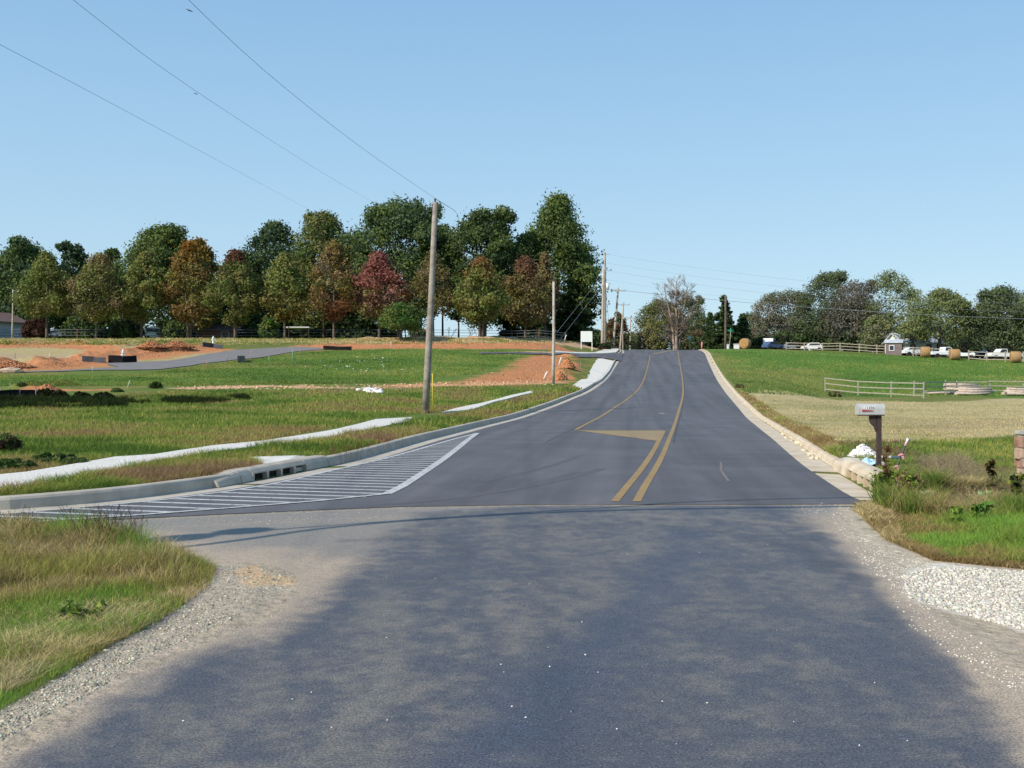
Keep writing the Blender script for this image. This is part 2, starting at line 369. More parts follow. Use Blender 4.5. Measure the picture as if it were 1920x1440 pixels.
M['rock'] = simple('limestone', (.72, .70, .66), .9, .3, 14, (.45, .42, .38), bmp=.01)
# ================================================================ ground sheet
Ys = [2.2]
while Ys[-1] < 262:
    y = Ys[-1]; Ys.append(y+min(y*y/3400*1.7+.004, .33 if y < 190 else 1.0))
Ys += [270, 290, 320, 360, 420, 500, 620, 800, 1100, 1600, 2400, 3600]
Ys = np.array(Ys)
pxs = np.concatenate([np.arange(-1500, -330, 40.), np.arange(-330, 2250, 3.), np.arange(2250, 3500, 40.)])
U = (pxs-960)/FPX
GX = U[None, :]*Ys[:, None]; GY = np.repeat(Ys[:, None], len(U), 1)
GZ = H(GX, GY)
ny, nx = GX.shape
def W(pts): return np.array(ats(pts))
x = GX.ravel(); y = GY.ravel()
C = np.empty((x.size, 3))
def blend(mask, c):
    global C
    C = C*(1-mask[:, None])+np.asarray(c)*mask[:, None]
nA = fbm(x, y, 7, 1, 4); nB = fbm(x, y, 1.6, 2, 4); nC = fbm(x, y, .35, 3, 3); nD = fbm(x, y, 20, 4, 3)
# base: mown weedy grass
g1 = np.array((.115, .155, .032)); g2 = np.array((.165, .165, .045)); g3 = np.array((.085, .135, .024)); br = np.array((.24, .19, .09))
C[:] = g1
blend(sst(.45, .62, nA), g2); blend(sst(.52, .66, nB)*.7, g3); blend(sst(.60, .75, nC*.5+nB*.5)*.5, br)
def poly(pts, c, soft=.6, nz=1.2, k=1.0, world=False, noise_=None):
    P = np.array(pts) if world else W(pts)
    d = sdp(P, x, y)+((nB if noise_ is None else noise_)-.5)*2*nz
    blend((1-sst(-soft, soft, d))*k, c)
def line(pts, c, wd, soft=.5, nz=.6, k=1.0, noise_=None):
    P = W(pts); b = (x > P[:, 0].min()-6) & (x < P[:, 0].max()+6) & (y > P[:, 1].min()-6) & (y < P[:, 1].max()+6)
    d = np.full(x.shape, 9.); d[b] = seg_dist(P, x[b], y[b], False)
    d = d-wd+((nB if noise_ is None else noise_)-.5)*2*nz
    blend((1-sst(-soft, soft, d))*k, c)
CLAY = (.43, .190, .085); TANCLAY = (.50, .33, .20); STRAW = (.36, .295, .145); STRAW2 = (.30, .26, .12)
# left: back strip and tan ground
poly([(-400, 634), (1110, 634), (1110, 643), (600, 641), (-400, 645)], (.27, .25, .10), .8, 2.5)
poly([(-400, 643), (250, 643), (330, 648), (440, 655), (392, 664), (312, 677), (255, 680), (205, 681), (60, 690), (-400, 700)], STRAW, .6, 2)
poly([(-400, 655), (230, 655), (160, 664), (60, 672), (-400, 680)], (.36, .275, .165), .6, 2)
poly([(205, 684), (60, 690), (-400, 692), (-400, 702), (60, 698), (240, 690)], (.26, .225, .09), .5, 1)
poly([(270, 679), (430, 655), (400, 652), (330, 652), (250, 668)], (.30, .27, .10), .5, 1)
poly([(440, 643), (1000, 646), (1000, 648), (560, 651), (440, 652)], (.12, .14, .04), .6, 1.5)
# orange clay
line([(-200, 700), (-60, 696), (40, 688), (75, 690)], CLAY, 4.2, .6, 2.0)
line([(60, 688), (110, 683), (180, 675), (260, 668), (300, 663), (365, 655)], CLAY, 4.0, .6, 2.0)
line([(225, 657), (260, 654), (310, 651), (365, 649)], CLAY, 4.5, .8, 2.5)
line([(-200, 652), (10, 650), (60, 648), (130, 649), (200, 652)], CLAY, 2.4, .6, 2.0)
line([(560, 653), (700, 650), (850, 650), (960, 651), (1040, 652)], CLAY, 3.4, .8, 2.4)
line([(660, 641), (800, 640), (900, 640), (1000, 641), (1085, 643)], TANCLAY, 4.0, .8, 2.0)
poly([(860, 716), (905, 700), (930, 690), (960, 680), (990, 669), (1000, 662), (1070, 667), (1080, 685), (1066, 712), (1040, 719), (900, 723), (730, 727), (720, 720)], CLAY, 1.0, 3.2)
line([(720, 724), (820, 722), (900, 722), (1040, 717)], (.50, .27, .14), 1.1, .4, 1.0)
line([(330, 728), (420, 727), (520, 724), (640, 727)], (.52, .32, .19), .9, .4, 1.3)
line([(110, 731), (150, 732), (205, 731)], CLAY, .6, .4, 1.0)
line([(60, 734), (85, 732), (112, 732)], CLAY, 1.5, .4, .8)
line([(640, 732), (700, 729), (760, 729)], (.30, .22, .13), 1.4, .6, 1.4, .7)
line([(880, 660.5), (1035, 661.5), (1060, 661)], TANCLAY, 1.0, .4, 1.4)
# darker, richer sown grass between
poly([(240, 706), (560, 662), (640, 656), (990, 657), (960, 678), (900, 698), (860, 712), (700, 717), (300, 722), (0, 722), (-300, 722), (-300, 706)], (.085, .160, .030), 1.5, 3, .85, noise_=nA)
poly([(330, 690), (560, 690), (600, 684), (520, 680), (420, 682)], (.16, .16, .05), 1, 3, .6)
# near weedy band and ragged verge
poly([(-400, 768), (400, 756), (760, 740), (1000, 728), (1000, 732), (700, 775), (400, 800), (-400, 860)], (.135, .175, .030), 2, 4, .6, noise_=nA)
poly([(-400, 940), (0, 925), (121, 903), (300, 868), (450, 847), (640, 822), (772, 793), (900, 768), (1000, 740), (1080, 728), (1090, 738), (985, 778), (860, 812), (700, 850), (600, 872), (480, 895), (380, 915), (200, 935), (0, 945), (-400, 965)], (.15, .135, .04), .3, .8, .8)
# right: green hill
poly([(1335, 655), (1460, 657), (1700, 668), (1920, 678), (2300, 695), (2300, 760), (1920, 744), (1547, 744), (1400, 738), (1360, 710)], (.075, .165, .028), 1.2, 2.0, .95, noise_=nA)
poly([(1370, 700), (1500, 690), (1620, 712), (1580, 735), (1420, 733)], (.19, .19, .055), 3, 5, .7, noise_=nA)
poly([(1335, 660), (1352, 690), (1385, 735), (1425, 733), (1400, 700), (1360, 668)], (.20, .18, .06), 1.2, 3, .75)
# dry mown lot
poly([(1388, 738), (1547, 745), (1735, 755), (1920, 747), (2300, 745), (2300, 810), (1920, 815), (1800, 826), (1560, 832), (1500, 810), (1440, 775)], (.40, .335, .17), .8, 2.0)
poly([(1480, 750), (1700, 768), (1720, 800), (1600, 800), (1500, 775)], (.20, .20, .075), 2.5, 4, .55, noise_=nA)
poly([(1660, 790), (2000, 785), (2000, 800), (1700, 812)], (.28, .21, .12), 1.5, 3, .5)
poly([(1540, 832), (1800, 828), (1920, 818), (2300, 812), (2300, 885), (1900, 905), (1660, 900), (1600, 868)], (.11, .165, .034), .4, .8)
poly([(1376, 735), (1400, 740), (1470, 790), (1560, 832), (1560, 868), (1535, 862), (1470, 810), (1420, 775)], (.19, .155, .06), .25, .5, .9)
poly([(1560, 828), (1580, 825), (1600, 833), (1565, 840)], (.40, .17, .08), .2, .3, .6)
# foreground shoulders (below the seam line)
fg = y < seamY(x)+.05
Cf = C.copy()
pxw = 960+FPX*x/np.maximum(y, .5); C[fg] = (.37, .305, .225); C[fg & ((pxw > 2290) | (pxw < -330))] = (.15, .17, .045)
poly([(-300, 1030), (0, 990), (250, 1020), (330, 1045), (400, 1062), (395, 1095), (300, 1170), (150, 1245), (0, 1330), (-400, 1500), (-900, 1300)], (.135, .13, .045), .12, .25)
poly([(240, 1165), (395, 1070), (410, 1062), (440, 1055), (560, 1078), (545, 1100), (440, 1165), (290, 1225), (170, 1300), (0, 1395), (-200, 1500), (-200, 1420), (0, 1335), (120, 1255)], (.37, .31, .24), .08, .25, noise_=nC)
poly([(415, 1075), (470, 1062), (555, 1080), (540, 1097), (470, 1100)], (.50, .33, .18), .06, .2, .8, noise_=nC)
poly([(1600, 956), (1650, 930), (2300, 900), (2300, 1085), (1920, 1068), (1760, 1050), (1680, 1015), (1620, 985)], (.12, .135, .04), .1, .3)
poly([(1480, 965), (1590, 950), (1640, 990), (1700, 1030), (1760, 1052), (1920, 1070), (2300, 1090), (2300, 1130), (1680, 1130), (1600, 1070), (1530, 1010)], (.43, .37, .28), .1, .25, noise_=nC)
poly([(1690, 1070), (1770, 1058), (1920, 1070), (2400, 1095), (2400, 1280), (1920, 1185), (1760, 1140), (1700, 1120)], (.55, .50, .42), .05, .15, noise_=nC)
poly([(1800, 1180), (1920, 1200), (2300, 1300), (2300, 1440), (1950, 1340), (1840, 1240)], (.44, .36, .27), .15, .3, .8, noise_=nC)
# old road
OLD = W([(-420, 1012), (0, 988), (200, 977), (400, 967), (600, 958), (750, 952), (1000, 948), (1300, 948), (1560, 947), (1570, 962), (1600, 1000), (1650, 1045), (1690, 1075),
         (1700, 1125), (1780, 1160), (1850, 1210), (1920, 1300), (2050, 1440), (2200, 1700), (-250, 1700), (-60, 1480), (60, 1400), (200, 1310), (330, 1235), (480, 1170), (560, 1112), (565, 1085),
         (500, 1058), (400, 1050), (300, 1040), (200, 1012), (60, 1000), (0, 1000), (-420, 1030)])
dOld = sdp(OLD, x, y)+(nC-.5)*.2
inold = (1-sst(-.12, .12, dOld))*fg
tanE = (1-sst(-1.3, -.15, dOld+(nC-.5)*.8-(nB-.5)*.6)); tanE = np.maximum(tanE, 1-sst(.6, 1.8, seamY(x)-y))[:, None]; blend(inold, (1-tanE)*np.array((.36, .29, .22))+tanE*np.array((.22, .20, .178)))
keep = C.copy()
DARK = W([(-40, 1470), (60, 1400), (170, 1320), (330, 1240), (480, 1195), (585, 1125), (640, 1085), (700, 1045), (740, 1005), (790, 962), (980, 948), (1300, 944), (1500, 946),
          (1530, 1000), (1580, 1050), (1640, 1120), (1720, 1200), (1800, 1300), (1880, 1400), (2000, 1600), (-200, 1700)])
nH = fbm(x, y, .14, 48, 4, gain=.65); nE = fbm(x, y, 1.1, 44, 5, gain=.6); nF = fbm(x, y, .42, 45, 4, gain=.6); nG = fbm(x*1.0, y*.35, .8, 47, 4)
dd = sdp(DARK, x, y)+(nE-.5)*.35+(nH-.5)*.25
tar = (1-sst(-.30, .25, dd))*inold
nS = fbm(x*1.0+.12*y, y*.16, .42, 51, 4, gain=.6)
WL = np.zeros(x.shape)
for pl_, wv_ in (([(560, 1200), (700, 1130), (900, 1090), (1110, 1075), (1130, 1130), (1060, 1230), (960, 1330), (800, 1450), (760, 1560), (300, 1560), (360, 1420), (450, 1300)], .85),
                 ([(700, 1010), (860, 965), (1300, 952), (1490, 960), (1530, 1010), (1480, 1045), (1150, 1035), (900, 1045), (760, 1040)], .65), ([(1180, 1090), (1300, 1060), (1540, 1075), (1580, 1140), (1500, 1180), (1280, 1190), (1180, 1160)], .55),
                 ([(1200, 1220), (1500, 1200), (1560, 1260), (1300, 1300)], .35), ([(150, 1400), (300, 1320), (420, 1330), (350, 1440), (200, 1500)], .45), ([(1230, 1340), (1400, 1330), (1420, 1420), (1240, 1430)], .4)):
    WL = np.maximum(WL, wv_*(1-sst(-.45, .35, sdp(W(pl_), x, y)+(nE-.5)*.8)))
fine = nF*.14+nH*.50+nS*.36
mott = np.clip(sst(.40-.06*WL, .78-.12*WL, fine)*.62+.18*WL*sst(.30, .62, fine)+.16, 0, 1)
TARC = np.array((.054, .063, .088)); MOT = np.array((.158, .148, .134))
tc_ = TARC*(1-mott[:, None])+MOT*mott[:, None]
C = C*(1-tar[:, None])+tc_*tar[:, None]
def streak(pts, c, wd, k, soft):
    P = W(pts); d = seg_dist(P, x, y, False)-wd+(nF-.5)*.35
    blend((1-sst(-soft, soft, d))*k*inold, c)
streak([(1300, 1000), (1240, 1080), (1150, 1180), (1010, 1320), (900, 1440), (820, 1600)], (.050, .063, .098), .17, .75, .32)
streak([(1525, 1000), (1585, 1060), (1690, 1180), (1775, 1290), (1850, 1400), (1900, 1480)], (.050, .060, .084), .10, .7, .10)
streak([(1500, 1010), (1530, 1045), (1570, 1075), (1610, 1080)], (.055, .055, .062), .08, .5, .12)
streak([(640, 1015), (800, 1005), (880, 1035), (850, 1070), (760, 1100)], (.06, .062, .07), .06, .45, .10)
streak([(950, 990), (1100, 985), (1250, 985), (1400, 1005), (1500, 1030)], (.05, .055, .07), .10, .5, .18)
streak([(640, 1025), (560, 1080), (500, 1120)], (.10, .10, .10), .05, .3, .2)
streak([(820, 952), (1000, 950), (1200, 951), (1400, 953)], (.16, .15, .135), .06, .35, .15)
streak([(1200, 965), (1350, 972), (1500, 985)], (.20, .18, .15), .10, .5, .15)
streak([(640, 955), (760, 954), (860, 953)], (.24, .22, .19), .08, .7, .12)
# split the sheet into ground and old road
Fi = (np.arange(ny-1)[:, None]*nx+np.arange(nx-1)[None, :]).ravel()
Q = np.stack([Fi, Fi+1, Fi+nx+1, Fi+nx], 1)
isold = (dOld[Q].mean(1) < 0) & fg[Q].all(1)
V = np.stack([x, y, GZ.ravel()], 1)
def sub(name, sel, mat):
    q = Q[sel]; u_, inv = np.unique(q, return_inverse=True)
    o = np_obj(name, V[u_], quads=inv.reshape(-1, 4), mat=mat, col=C[u_], smooth_=True); tag(o, kind='structure'); return o
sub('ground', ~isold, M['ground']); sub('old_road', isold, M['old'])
COLMAP = C.reshape(ny, nx, 3)
def ground_col(px_, y_):
    i = np.clip(np.searchsorted(Ys, y_), 0, ny-1); j = np.clip(np.searchsorted(pxs, px_), 0, nx-1); return COLMAP[i, j]
# the land all round, behind the camera and beyond, a little lower
bx_, by_ = np.meshgrid(np.concatenate([np.linspace(-5000, -300, 12), np.linspace(-250, 250, 41), np.linspace(300, 5000, 12)]), np.concatenate([np.linspace(-3000, -100, 8), np.linspace(-80, 300, 39), np.linspace(400, 6000, 12)]))
bz = np.where(by_ > 0, H0(bx_, by_), 0)-.9-np.maximum(by_-3000, 0)*.01
nn, mm = bx_.shape; f0 = (np.arange(nn-1)[:, None]*mm+np.arange(mm-1)[None, :]).ravel()
cc = np.tile(np.array([[.085, .11, .035]]), (bx_.size, 1))
tag(np_obj('terrain', np.stack([bx_.ravel(), by_.ravel(), bz.ravel()], 1), quads=np.stack([f0, f0+1, f0+mm+1, f0+mm], 1), mat=M['ground'], col=cc, smooth_=True), kind='structure')
# ground and old road just behind the camera's feet
vv = [(-14, -30, -.02), (14, -30, -.02), (4, 2.25, -.004), (-4, 2.25, -.004)]
c4 = np.tile([[.06, .062, .07]], (4, 1)); tag(np_obj('old_road', vv, quads=[(0, 1, 2, 3)], mat=M['old'], col=c4), kind='structure')

# ================================================================ new road
def strip(Ylist, lf, rf, n, dz):
    V = []; 
    for Y in Ylist:
        a, b = lf(Y), rf(Y)
        for k in range(n+1): V.append((a+(b-a)*k/n, Y, zr(Y)+dz))
    F = [(i*(n+1)+k, i*(n+1)+k+1, (i+1)*(n+1)+k+1, (i+1)*(n+1)+k) for i in range(len(Ylist)-1) for k in range(n)]
    return V, F
rb = MB()
Yl = list(np.arange(27, 301, 1.0)); a_, f_ = strip(Yl, lx, rx, 6, .012); rb.add(a_, f_, True)
Lp = [tuple(p) for p in LE if p[1] < 27]; Rp = [tuple(p) for p in RE if p[1] < 27]; Sp = [tuple(p) for p in SEAM]
near = Lp+[(lx(27), 27), (rx(27), 27)]+Rp[::-1]+Sp[::-1]
# triangulate by vertical bands so that the edge has thickness
import mathutils
from mathutils.geometry import tessellate_polygon
tr = tessellate_polygon([[Vector((p[0], p[1], 0)) for p in near]])
rb.add([(p[0], p[1], .012) for p in near], tr)
rb.add([(p[0], p[1], .012) for p in Sp]+[(p[0], p[1], -.01) for p in Sp], [(i, i+1, i+1+len(Sp), i+len(Sp)) for i in range(len(Sp)-1)])
road = rb.build('road', M['new']); tag(road, kind='structure')
me = road.data
# side street mouth and the street up in the field
def sheet(name, pts, mat, dz, fn=Hroad, dens=1.5, kind='structure', parent=None, thick=0):
    P = W(pts) if not isinstance(pts, np.ndarray) else pts
    import bmesh
    bm = bmesh.new(); vs_ = [bm.verts.new((p[0], p[1], 0)) for p in P]; bm.faces.new(vs_)
    x0, x1, y0, y1 = P[:, 0].min(), P[:, 0].max(), P[:, 1].min(), P[:, 1].max()
    for v in np.arange(x0+dens, x1, dens): bmesh.ops.bisect_plane(bm, geom=bm.verts[:]+bm.edges[:]+bm.faces[:], plane_co=(v, 0, 0), plane_no=(1, 0, 0))
    for v in np.arange(y0+dens, y1, dens): bmesh.ops.bisect_plane(bm, geom=bm.verts[:]+bm.edges[:]+bm.faces[:], plane_co=(0, v, 0), plane_no=(0, 1, 0))
    X = np.array([v.co.x for v in bm.verts]); Yv = np.array([v.co.y for v in bm.verts]); Z = fn(X, Yv)+dz
    for v, z in zip(bm.verts, Z): v.co.z = z
    if thick:
        r = bmesh.ops.extrude_face_region(bm, geom=bm.faces[:])
        for v in [g for g in r['geom'] if isinstance(g, bmesh.types.BMVert)]: v.co.z -= thick
    bmesh.ops.recalc_face_normals(bm, faces=bm.faces)
    me = bpy.data.meshes.new(name); bm.to_mesh(me); bm.free(); me.materials.append(mat)
    o = bpy.data.objects.new(name, me); COL.objects.link(o)
    if parent: o.parent = parent
    else: tag(o, kind=kind)
    return o
M['farasph'] = simple('far_asphalt', (.20, .185, .175), .85, .2, .8, (.155, .148, .145), coord='Object')
sheet('field_street', FST, M['farasph'], .06, H)
sheet('side_street', SIDE_ST, M['new'], .10, H)
sheet('sidewalk', SW1, M['walk2'], .05, H, 1.0, thick=.12)
sheet('sidewalk', [(828, 775), (881, 770.5), (925, 755.5), (975, 743), (1000, 737), (994, 734.5), (960, 742), (912, 755), (860, 766)], M['walk2'], .06, H, 1.0, thick=.12)
sheet('sidewalk', [(1072, 724), (1093, 733.5), (1128, 714), (1143, 697), (1152, 679.5), (1130, 672.5), (1118, 672), (1104, 699), (1088, 713)], M['walk'], .17, lambda a, b: zr(b), 1.0, thick=.25)
sheet('sidewalk', [(1040, 662.3), (1118, 664), (1155, 662), (1165, 655), (1138, 655.5), (1116, 662), (1040, 660.3)], M['walk'], .13, H, 1.0, thick=.12)
sheet('sidewalk', [(1180, 657), (1184, 653.8), (1205, 653.8), (1222, 654.3)], M['walk'], .10, H, 1.0, thick=.12)
# kerbs with gutters
def resample(P, ds):
    P = np.array(P); s = np.concatenate([[0], np.cumsum(np.hypot(*np.diff(P, axis=0).T))]); t = np.arange(0, s[-1], ds)
    return np.stack([np.interp(t, s, P[:, 0]), np.interp(t, s, P[:, 1])], 1)
def kerb(P, side, name='kerb', prof=((-.02, .004), (0, .014), (.40, .0), (.42, .01), (.435, .13), (.455, .16), (.49, .175), (.62, .17), (.66, .02)), ds=.5, jit=.0, mat='conc'):
    P = resample(P, ds); d = np.gradient(P, axis=0); d /= np.hypot(*d.T)[:, None]; nrm = np.stack([-d[:, 1], d[:, 0]], 1)*side
    V = []; k = len(prof)
    for i, (p, n) in enumerate(zip(P, nrm)):
        z = float(zr(p[1])); a = 1-jit*abs(math.sin(i*1.7)*math.sin(i*.63))
        for o_, h in prof: V.append((p[0]+n[0]*o_, p[1]+n[1]*o_, z+(h*a if h > .1 else h)))
    F = [(i*k+j, i*k+j+1, (i+1)*k+j+1, (i+1)*k+j) for i in range(len(P)-1) for j in range(k-1)]
    o = MB().add(V, F).build(name, M[mat]); tag(o, kind='structure'); return o
A0, A1 = atr([(497, 908)])[0], atr([(655, 875.5)])[0]; B0, B1 = atr([(1597, 931)])[0], atr([(1528, 887)])[0]
def foot(P, q): return int(np.argmin(np.hypot(P[:, 0]-q[0], P[:, 1]-q[1])))
LEr = resample(LE, .1); REr = resample([p for p in RE if p[1] > 14.3], .1)
GUT = ((-.02, .004), (0, .014), (.40, .0), (.47, -.01))
i0, i1 = foot(LEr, A0), foot(LEr, A1); kerb(LEr[:i0], 1); kerb(LEr[i0-1:i1+1], 1, 'kerb', GUT); kerb(LEr[i1:], 1); kerb(LE2, 1)
j0, j1 = foot(REr, B0), foot(REr, B1); kerb(REr[:j1+2], -1, 'kerb', GUT, mat='tanconc')
kerb(REr[j1+2:], -1, mat='tanconc', prof=((-.02, .004), (0, .014), (.50, .0), (.53, .015), (.55, .09), (.58, .12), (.62, .13), (.71, .128), (.75, .02)), jit=.10)
# joints, cut as dark grooves in the near kerb
# ---------------------------------------------------------------- markings (children of the road)
def mark(pts, wd, name, mat, dz=.017, raw=None):
    P = smooth(atr(pts), 2) if raw is None else np.array(raw)
    s = np.concatenate([[0], np.cumsum(np.hypot(*np.diff(P, axis=0).T))]); t = np.linspace(0, s[-1], max(2, int(s[-1]/1.0)))
    P = np.stack([np.interp(t, s, P[:, 0]), np.interp(t, s, P[:, 1])], 1)
    d = np.gradient(P, axis=0); d /= np.hypot(*d.T)[:, None]; n = np.stack([-d[:, 1], d[:, 0]], 1)*wd/2
    V = []; 
    for p, q in zip(P, n): V += [(p[0]-q[0], p[1]-q[1], float(zr(p[1]-q[1]))+dz), (p[0]+q[0], p[1]+q[1], float(zr(p[1]+q[1]))+dz)]
    F = [(2*i, 2*i+1, 2*i+3, 2*i+2) for i in range(len(P)-1)]
    if name is None: return V, F
    return MB().add(V, F).build(name, mat, road)
mark([(1194, 942), (1210, 911), (1228, 883), (1246.5, 846.5), (1259.7, 812), (1270, 778), (1278, 754), (1281.5, 735.7), (1279.5, 706.7), (1274, 680), (1271, 659)], .115, 'centre_line', M['yellow'])
mark([(1153, 942), (1173, 917), (1199, 886), (1217.5, 859.7), (1233, 833), (1245, 809)], .115, 'centre_line', M['yellow'])
mark([(1079, 806.5), (1112, 788.4), (1151.5, 764.7), (1183, 743.6), (1201.6, 725), (1212, 698.7), (1219, 664.4)], .12, 'centre_line', M['yellow'])
tri = np.array(atr([(1078, 807), (1236, 829), (1246, 808)]))
def flat(P, name, mat, dz):
    o = MB().add([(p[0], p[1], float(zr(p[1]))+dz) for p in P], [tuple(range(len(P)))]).build(name, mat, road); return o
tb_ = MB(); ylo, yhi = tri[:, 1].min(), tri[:, 1].max(); yy_ = sorted([ylo, yhi, *tri[:, 1]]+list(np.arange(math.ceil(ylo), yhi, .5))); yy_ = sorted(set(round(v, 4) for v in yy_)); rows_ = []
for v in yy_:
    h = []
    for i in range(3):
        a, b = tri[i], tri[(i+1) % 3]
        if (a[1]-v)*(b[1]-v) <= 1e-6 and abs(a[1]-b[1]) > 1e-6: h.append(a[0]+(b[0]-a[0])*np.clip((v-a[1])/(b[1]-a[1]), 0, 1))
    if h: rows_.append((min(h), max(h), v))
tb_.add([(c_[k], c_[2], float(zr(c_[2]))+.0155) for c_ in rows_ for k in (0, 1)], [(2*i, 2*i+1, 2*i+3, 2*i+2) for i in range(len(rows_)-1)])
tb_.build('painted_island', M['yfaint'], road)
mark([(1078, 807), (1150, 817), (1236, 828)], .10, 'island_edge', M['yellow'], .019); mark([(1080, 806.5), (1160, 807), (1247, 807)], .10, 'island_edge', M['yellow'], .021)
mark([(1225, 663.6), (1250, 659), (1270, 656.8)], .5, 'painted_island', M['yfaint'], .0145)
mark([(1240, 829.5), (1257, 829.6)], .04, 'seam_line', M['white'], .0185); mark([(1248, 807.5), (1262, 807.5)], .05, 'seam_line', M['white'], .0185)
mark([(1236, 775.5), (1246, 775.8)], .25, 'paint_spot', M['white'], .018)
# gore
top = [(895, 813), (806, 837.5), (712, 864), (619, 884), (540, 903), (494, 912.5), (406, 926), (302, 940), (180, 951), (88, 957), (0, 965.5), (-150, 976), (-400, 990)]
bot = [(895, 813), (837.5, 859), (775, 900), (753, 915), (725, 928), (681, 934), (556, 945), (495, 949.5), (338.5, 962.5), (234, 970), (140.6, 976), (0, 985), (-200, 996), (-400, 1008)]
mark(top[:9], .09, 'gore_line', M['white'], .017); mark(bot[:5], .15, 'gore_line', M['white'], .019); mark(bot[4:], .09, 'gore_line', M['white'], .021)
G = np.array(atr(top)+atr(bot)[::-1][:-1])
dv = np.array((.970, -.243)); nv = np.array((.243, .970)); b0 = mv = MB()
pr = G@nv; cnt = 0
for s_ in np.arange(pr.min()+.2, pr.max(), .43):
    h = []
    for i in range(len(G)):
        a, b = G[i], G[(i+1) % len(G)]; pa, pb = a@nv-s_, b@nv-s_
        if pa*pb < 0: h.append(a+(b-a)*pa/(pa-pb))
    h.sort(key=lambda p: p@dv)
    for a, b in zip(h[::2], h[1::2]):
        if np.hypot(*(b-a)) < .15: continue
        Vv, Ff = mark(None, .105, None, None, .0145, [a, b]); mv.add(Vv, Ff)
mv.build('gore_hatching', M['white'], road)
# tan mud track on the right lane
M['mud'] = simple('dried_mud', (.20, .17, .14), .95, .4, 9, (.12, .115, .115))
for q in ([(1352, 868), (1350, 880), (1358, 896), (1366, 904)], [(1342, 861), (1365, 860), (1400, 861)]):
    mark(q, .05, 'mud_track', M['mud'], .0165)

# lengthwise paving joints, tyre marks
M['joint'] = simple('tar_joint', (.055, .054, .060), .8, .2, 8); M['skid'] = simple('tyre_mark', (.098, .096, .103), .8, .15, 5)
def offs(k, y0, y1):
    yy = np.arange(y0, y1, 2.0); return [(float(lx(v)+(rx(v)-lx(v))*k), float(v)) for v in yy]
mark(None, .035, 'paving_joint', M['joint'], .0135, offs(.33, 27, 170)); mark(None, .035, 'paving_joint', M['joint'], .0135, offs(.70, 27, 170))
for q, w_ in (([(725, 948), (900, 932), (1060, 900), (1130, 880)], .18), ([(690, 950), (860, 938), (1000, 912), (1080, 886)], .16), ([(900, 905), (1020, 880), (1090, 855)], .14)):
    mark(q, w_, 'tyre_mark', M['skid'], .0128+w_*.008)
# ================================================================ things: helpers for placing
def base(px, row=None, Y=None):
    """world point on the ground seen at a pixel (or at a pixel column and a distance)"""
    if Y is None: x_, y_ = at(px, row)
    else: x_, y_ = float((px-960)/FPX*Y), float(Y)
    return Vector((x_, y_, float(H(x_, y_))))
def ztop(row, Y): return CZ+float(uv(0, row)[1])*Y
rng = np.random.default_rng(7)

# ---------------------------------------------------------------- utility poles and wires
def pole(px, row, top, Y=None, r0=.16, r1=.10, lean=0., mat='wood_pole', label='', group=None, arm=None, name='utility_pole', extra=None, dy=0):
    p = base(px, row, Y); Yd = p.y; zt = ztop(top, Yd)
    o = empty(name, p, label, 'utility pole', group)
    h = zt-p.z; lx_ = lean*Yd/FPX
    pts = [(lx_*t+.03*math.sin(3*t), 0, h*t if t else -.2) for t in (0, .25, .5, .75, 1)]
    MB().tube(pts, [r0+(r1-r0)*t for t in (0, .25, .5, .75, 1)], 12).build('post', M[mat], o)
    if arm:
        for dz, L in arm:
            z = h-dz; MB().box(lx_-L/2, lx_+L/2, -.18, -.08, z-.06, z+.06).build('crossarm', M[mat], o)
            for k in (-.45, -.15, .45): MB().tube([(lx_+L*k, -.13, z+.05), (lx_+L*k, -.13, z+.24)], [.05, .035], 8).build('insulator', M['greysheet'], o)
    return o, p, lx_, h
A = [(0, 0)]
P1, p1, l1, h1 = pole(797, 775, 379, 47, .17, .11, 19, label='tall weathered grey wooden pole leaning right, beside the yellow marker stake', group=None)
MB().tube([(l1, 0, h1-.02), (l1, 0, h1+.16)], [.03, .05], 8).build('insulator', M['greysheet'], P1)
MB().box(l1-.13, l1-.09, -.06, .06, h1-.6, h1-.1).build('bracket', M['greysheet'], P1)
P2, p2, l2, h2 = pole(1037, 722, 528, 80, .13, .09, 1, mat='pale_pole', label='thin bare pale pole in front of the orange clay mound')
# marker stake
p = base(811, 772); o = empty('marker_stake', p, 'thin yellow marker stake standing right of the tall grey pole', 'stake')
M['ystake'] = simple('yellow_plastic', (.62, .50, .06), .5, .1)
MB().tube([(0, 0, 0), (0, 0, 1.72)], .022, 8).build('stake', M['ystake'], o); MB().box(-.13, .01, -.005, .005, 1.66, 1.69).build('tab', M['ystake'], o)
GP = 'utility poles along the far side of the road'
pole(1129, 652, 505, 171, .26, .18, 2, mat='pale_pole', label='shorter stout pole standing just left of the tallest far pole', group=GP)
PB, pb, lb, hb = pole(1134, 652, 473, 174, .24, .15, 0, mat='wood_pole', label='tallest far pole with a white transformer, right of the white board', group=GP)
tz = hb-(546-473)/FPX*174+.2
MB().tube([(.42, -.1, tz), (.42, -.1, tz+1.1)], .24, 14).build('transformer', M['hydrant'], PB)
for k, dz in enumerate((.35, 3.0, 5.4)): MB().tube([(-.1, -.1, hb-dz), (.65+.5*(k % 2), -.1, hb-dz+.05)], .035, 6).build('insulator_arm', M['wire'], PB)
pole(1149, 648, 539, 182, .20, .15, 10, mat='pale_pole', arm=[(.6, 2.6)], label='leaning pale far pole whose crossarm carries the thick cable', group=GP)
pole(1162, 650, 567, 210, .19, .14, 7, mat='pale_pole', arm=[(.5, 2.4)], label='leaning pole with crossarm, third along the far line', group=GP)
pole(1168, 648, 600, 216, .15, .12, -1, mat='wood_pole', label='short plain pole half hidden behind the leaning crossarm pole', group=GP)
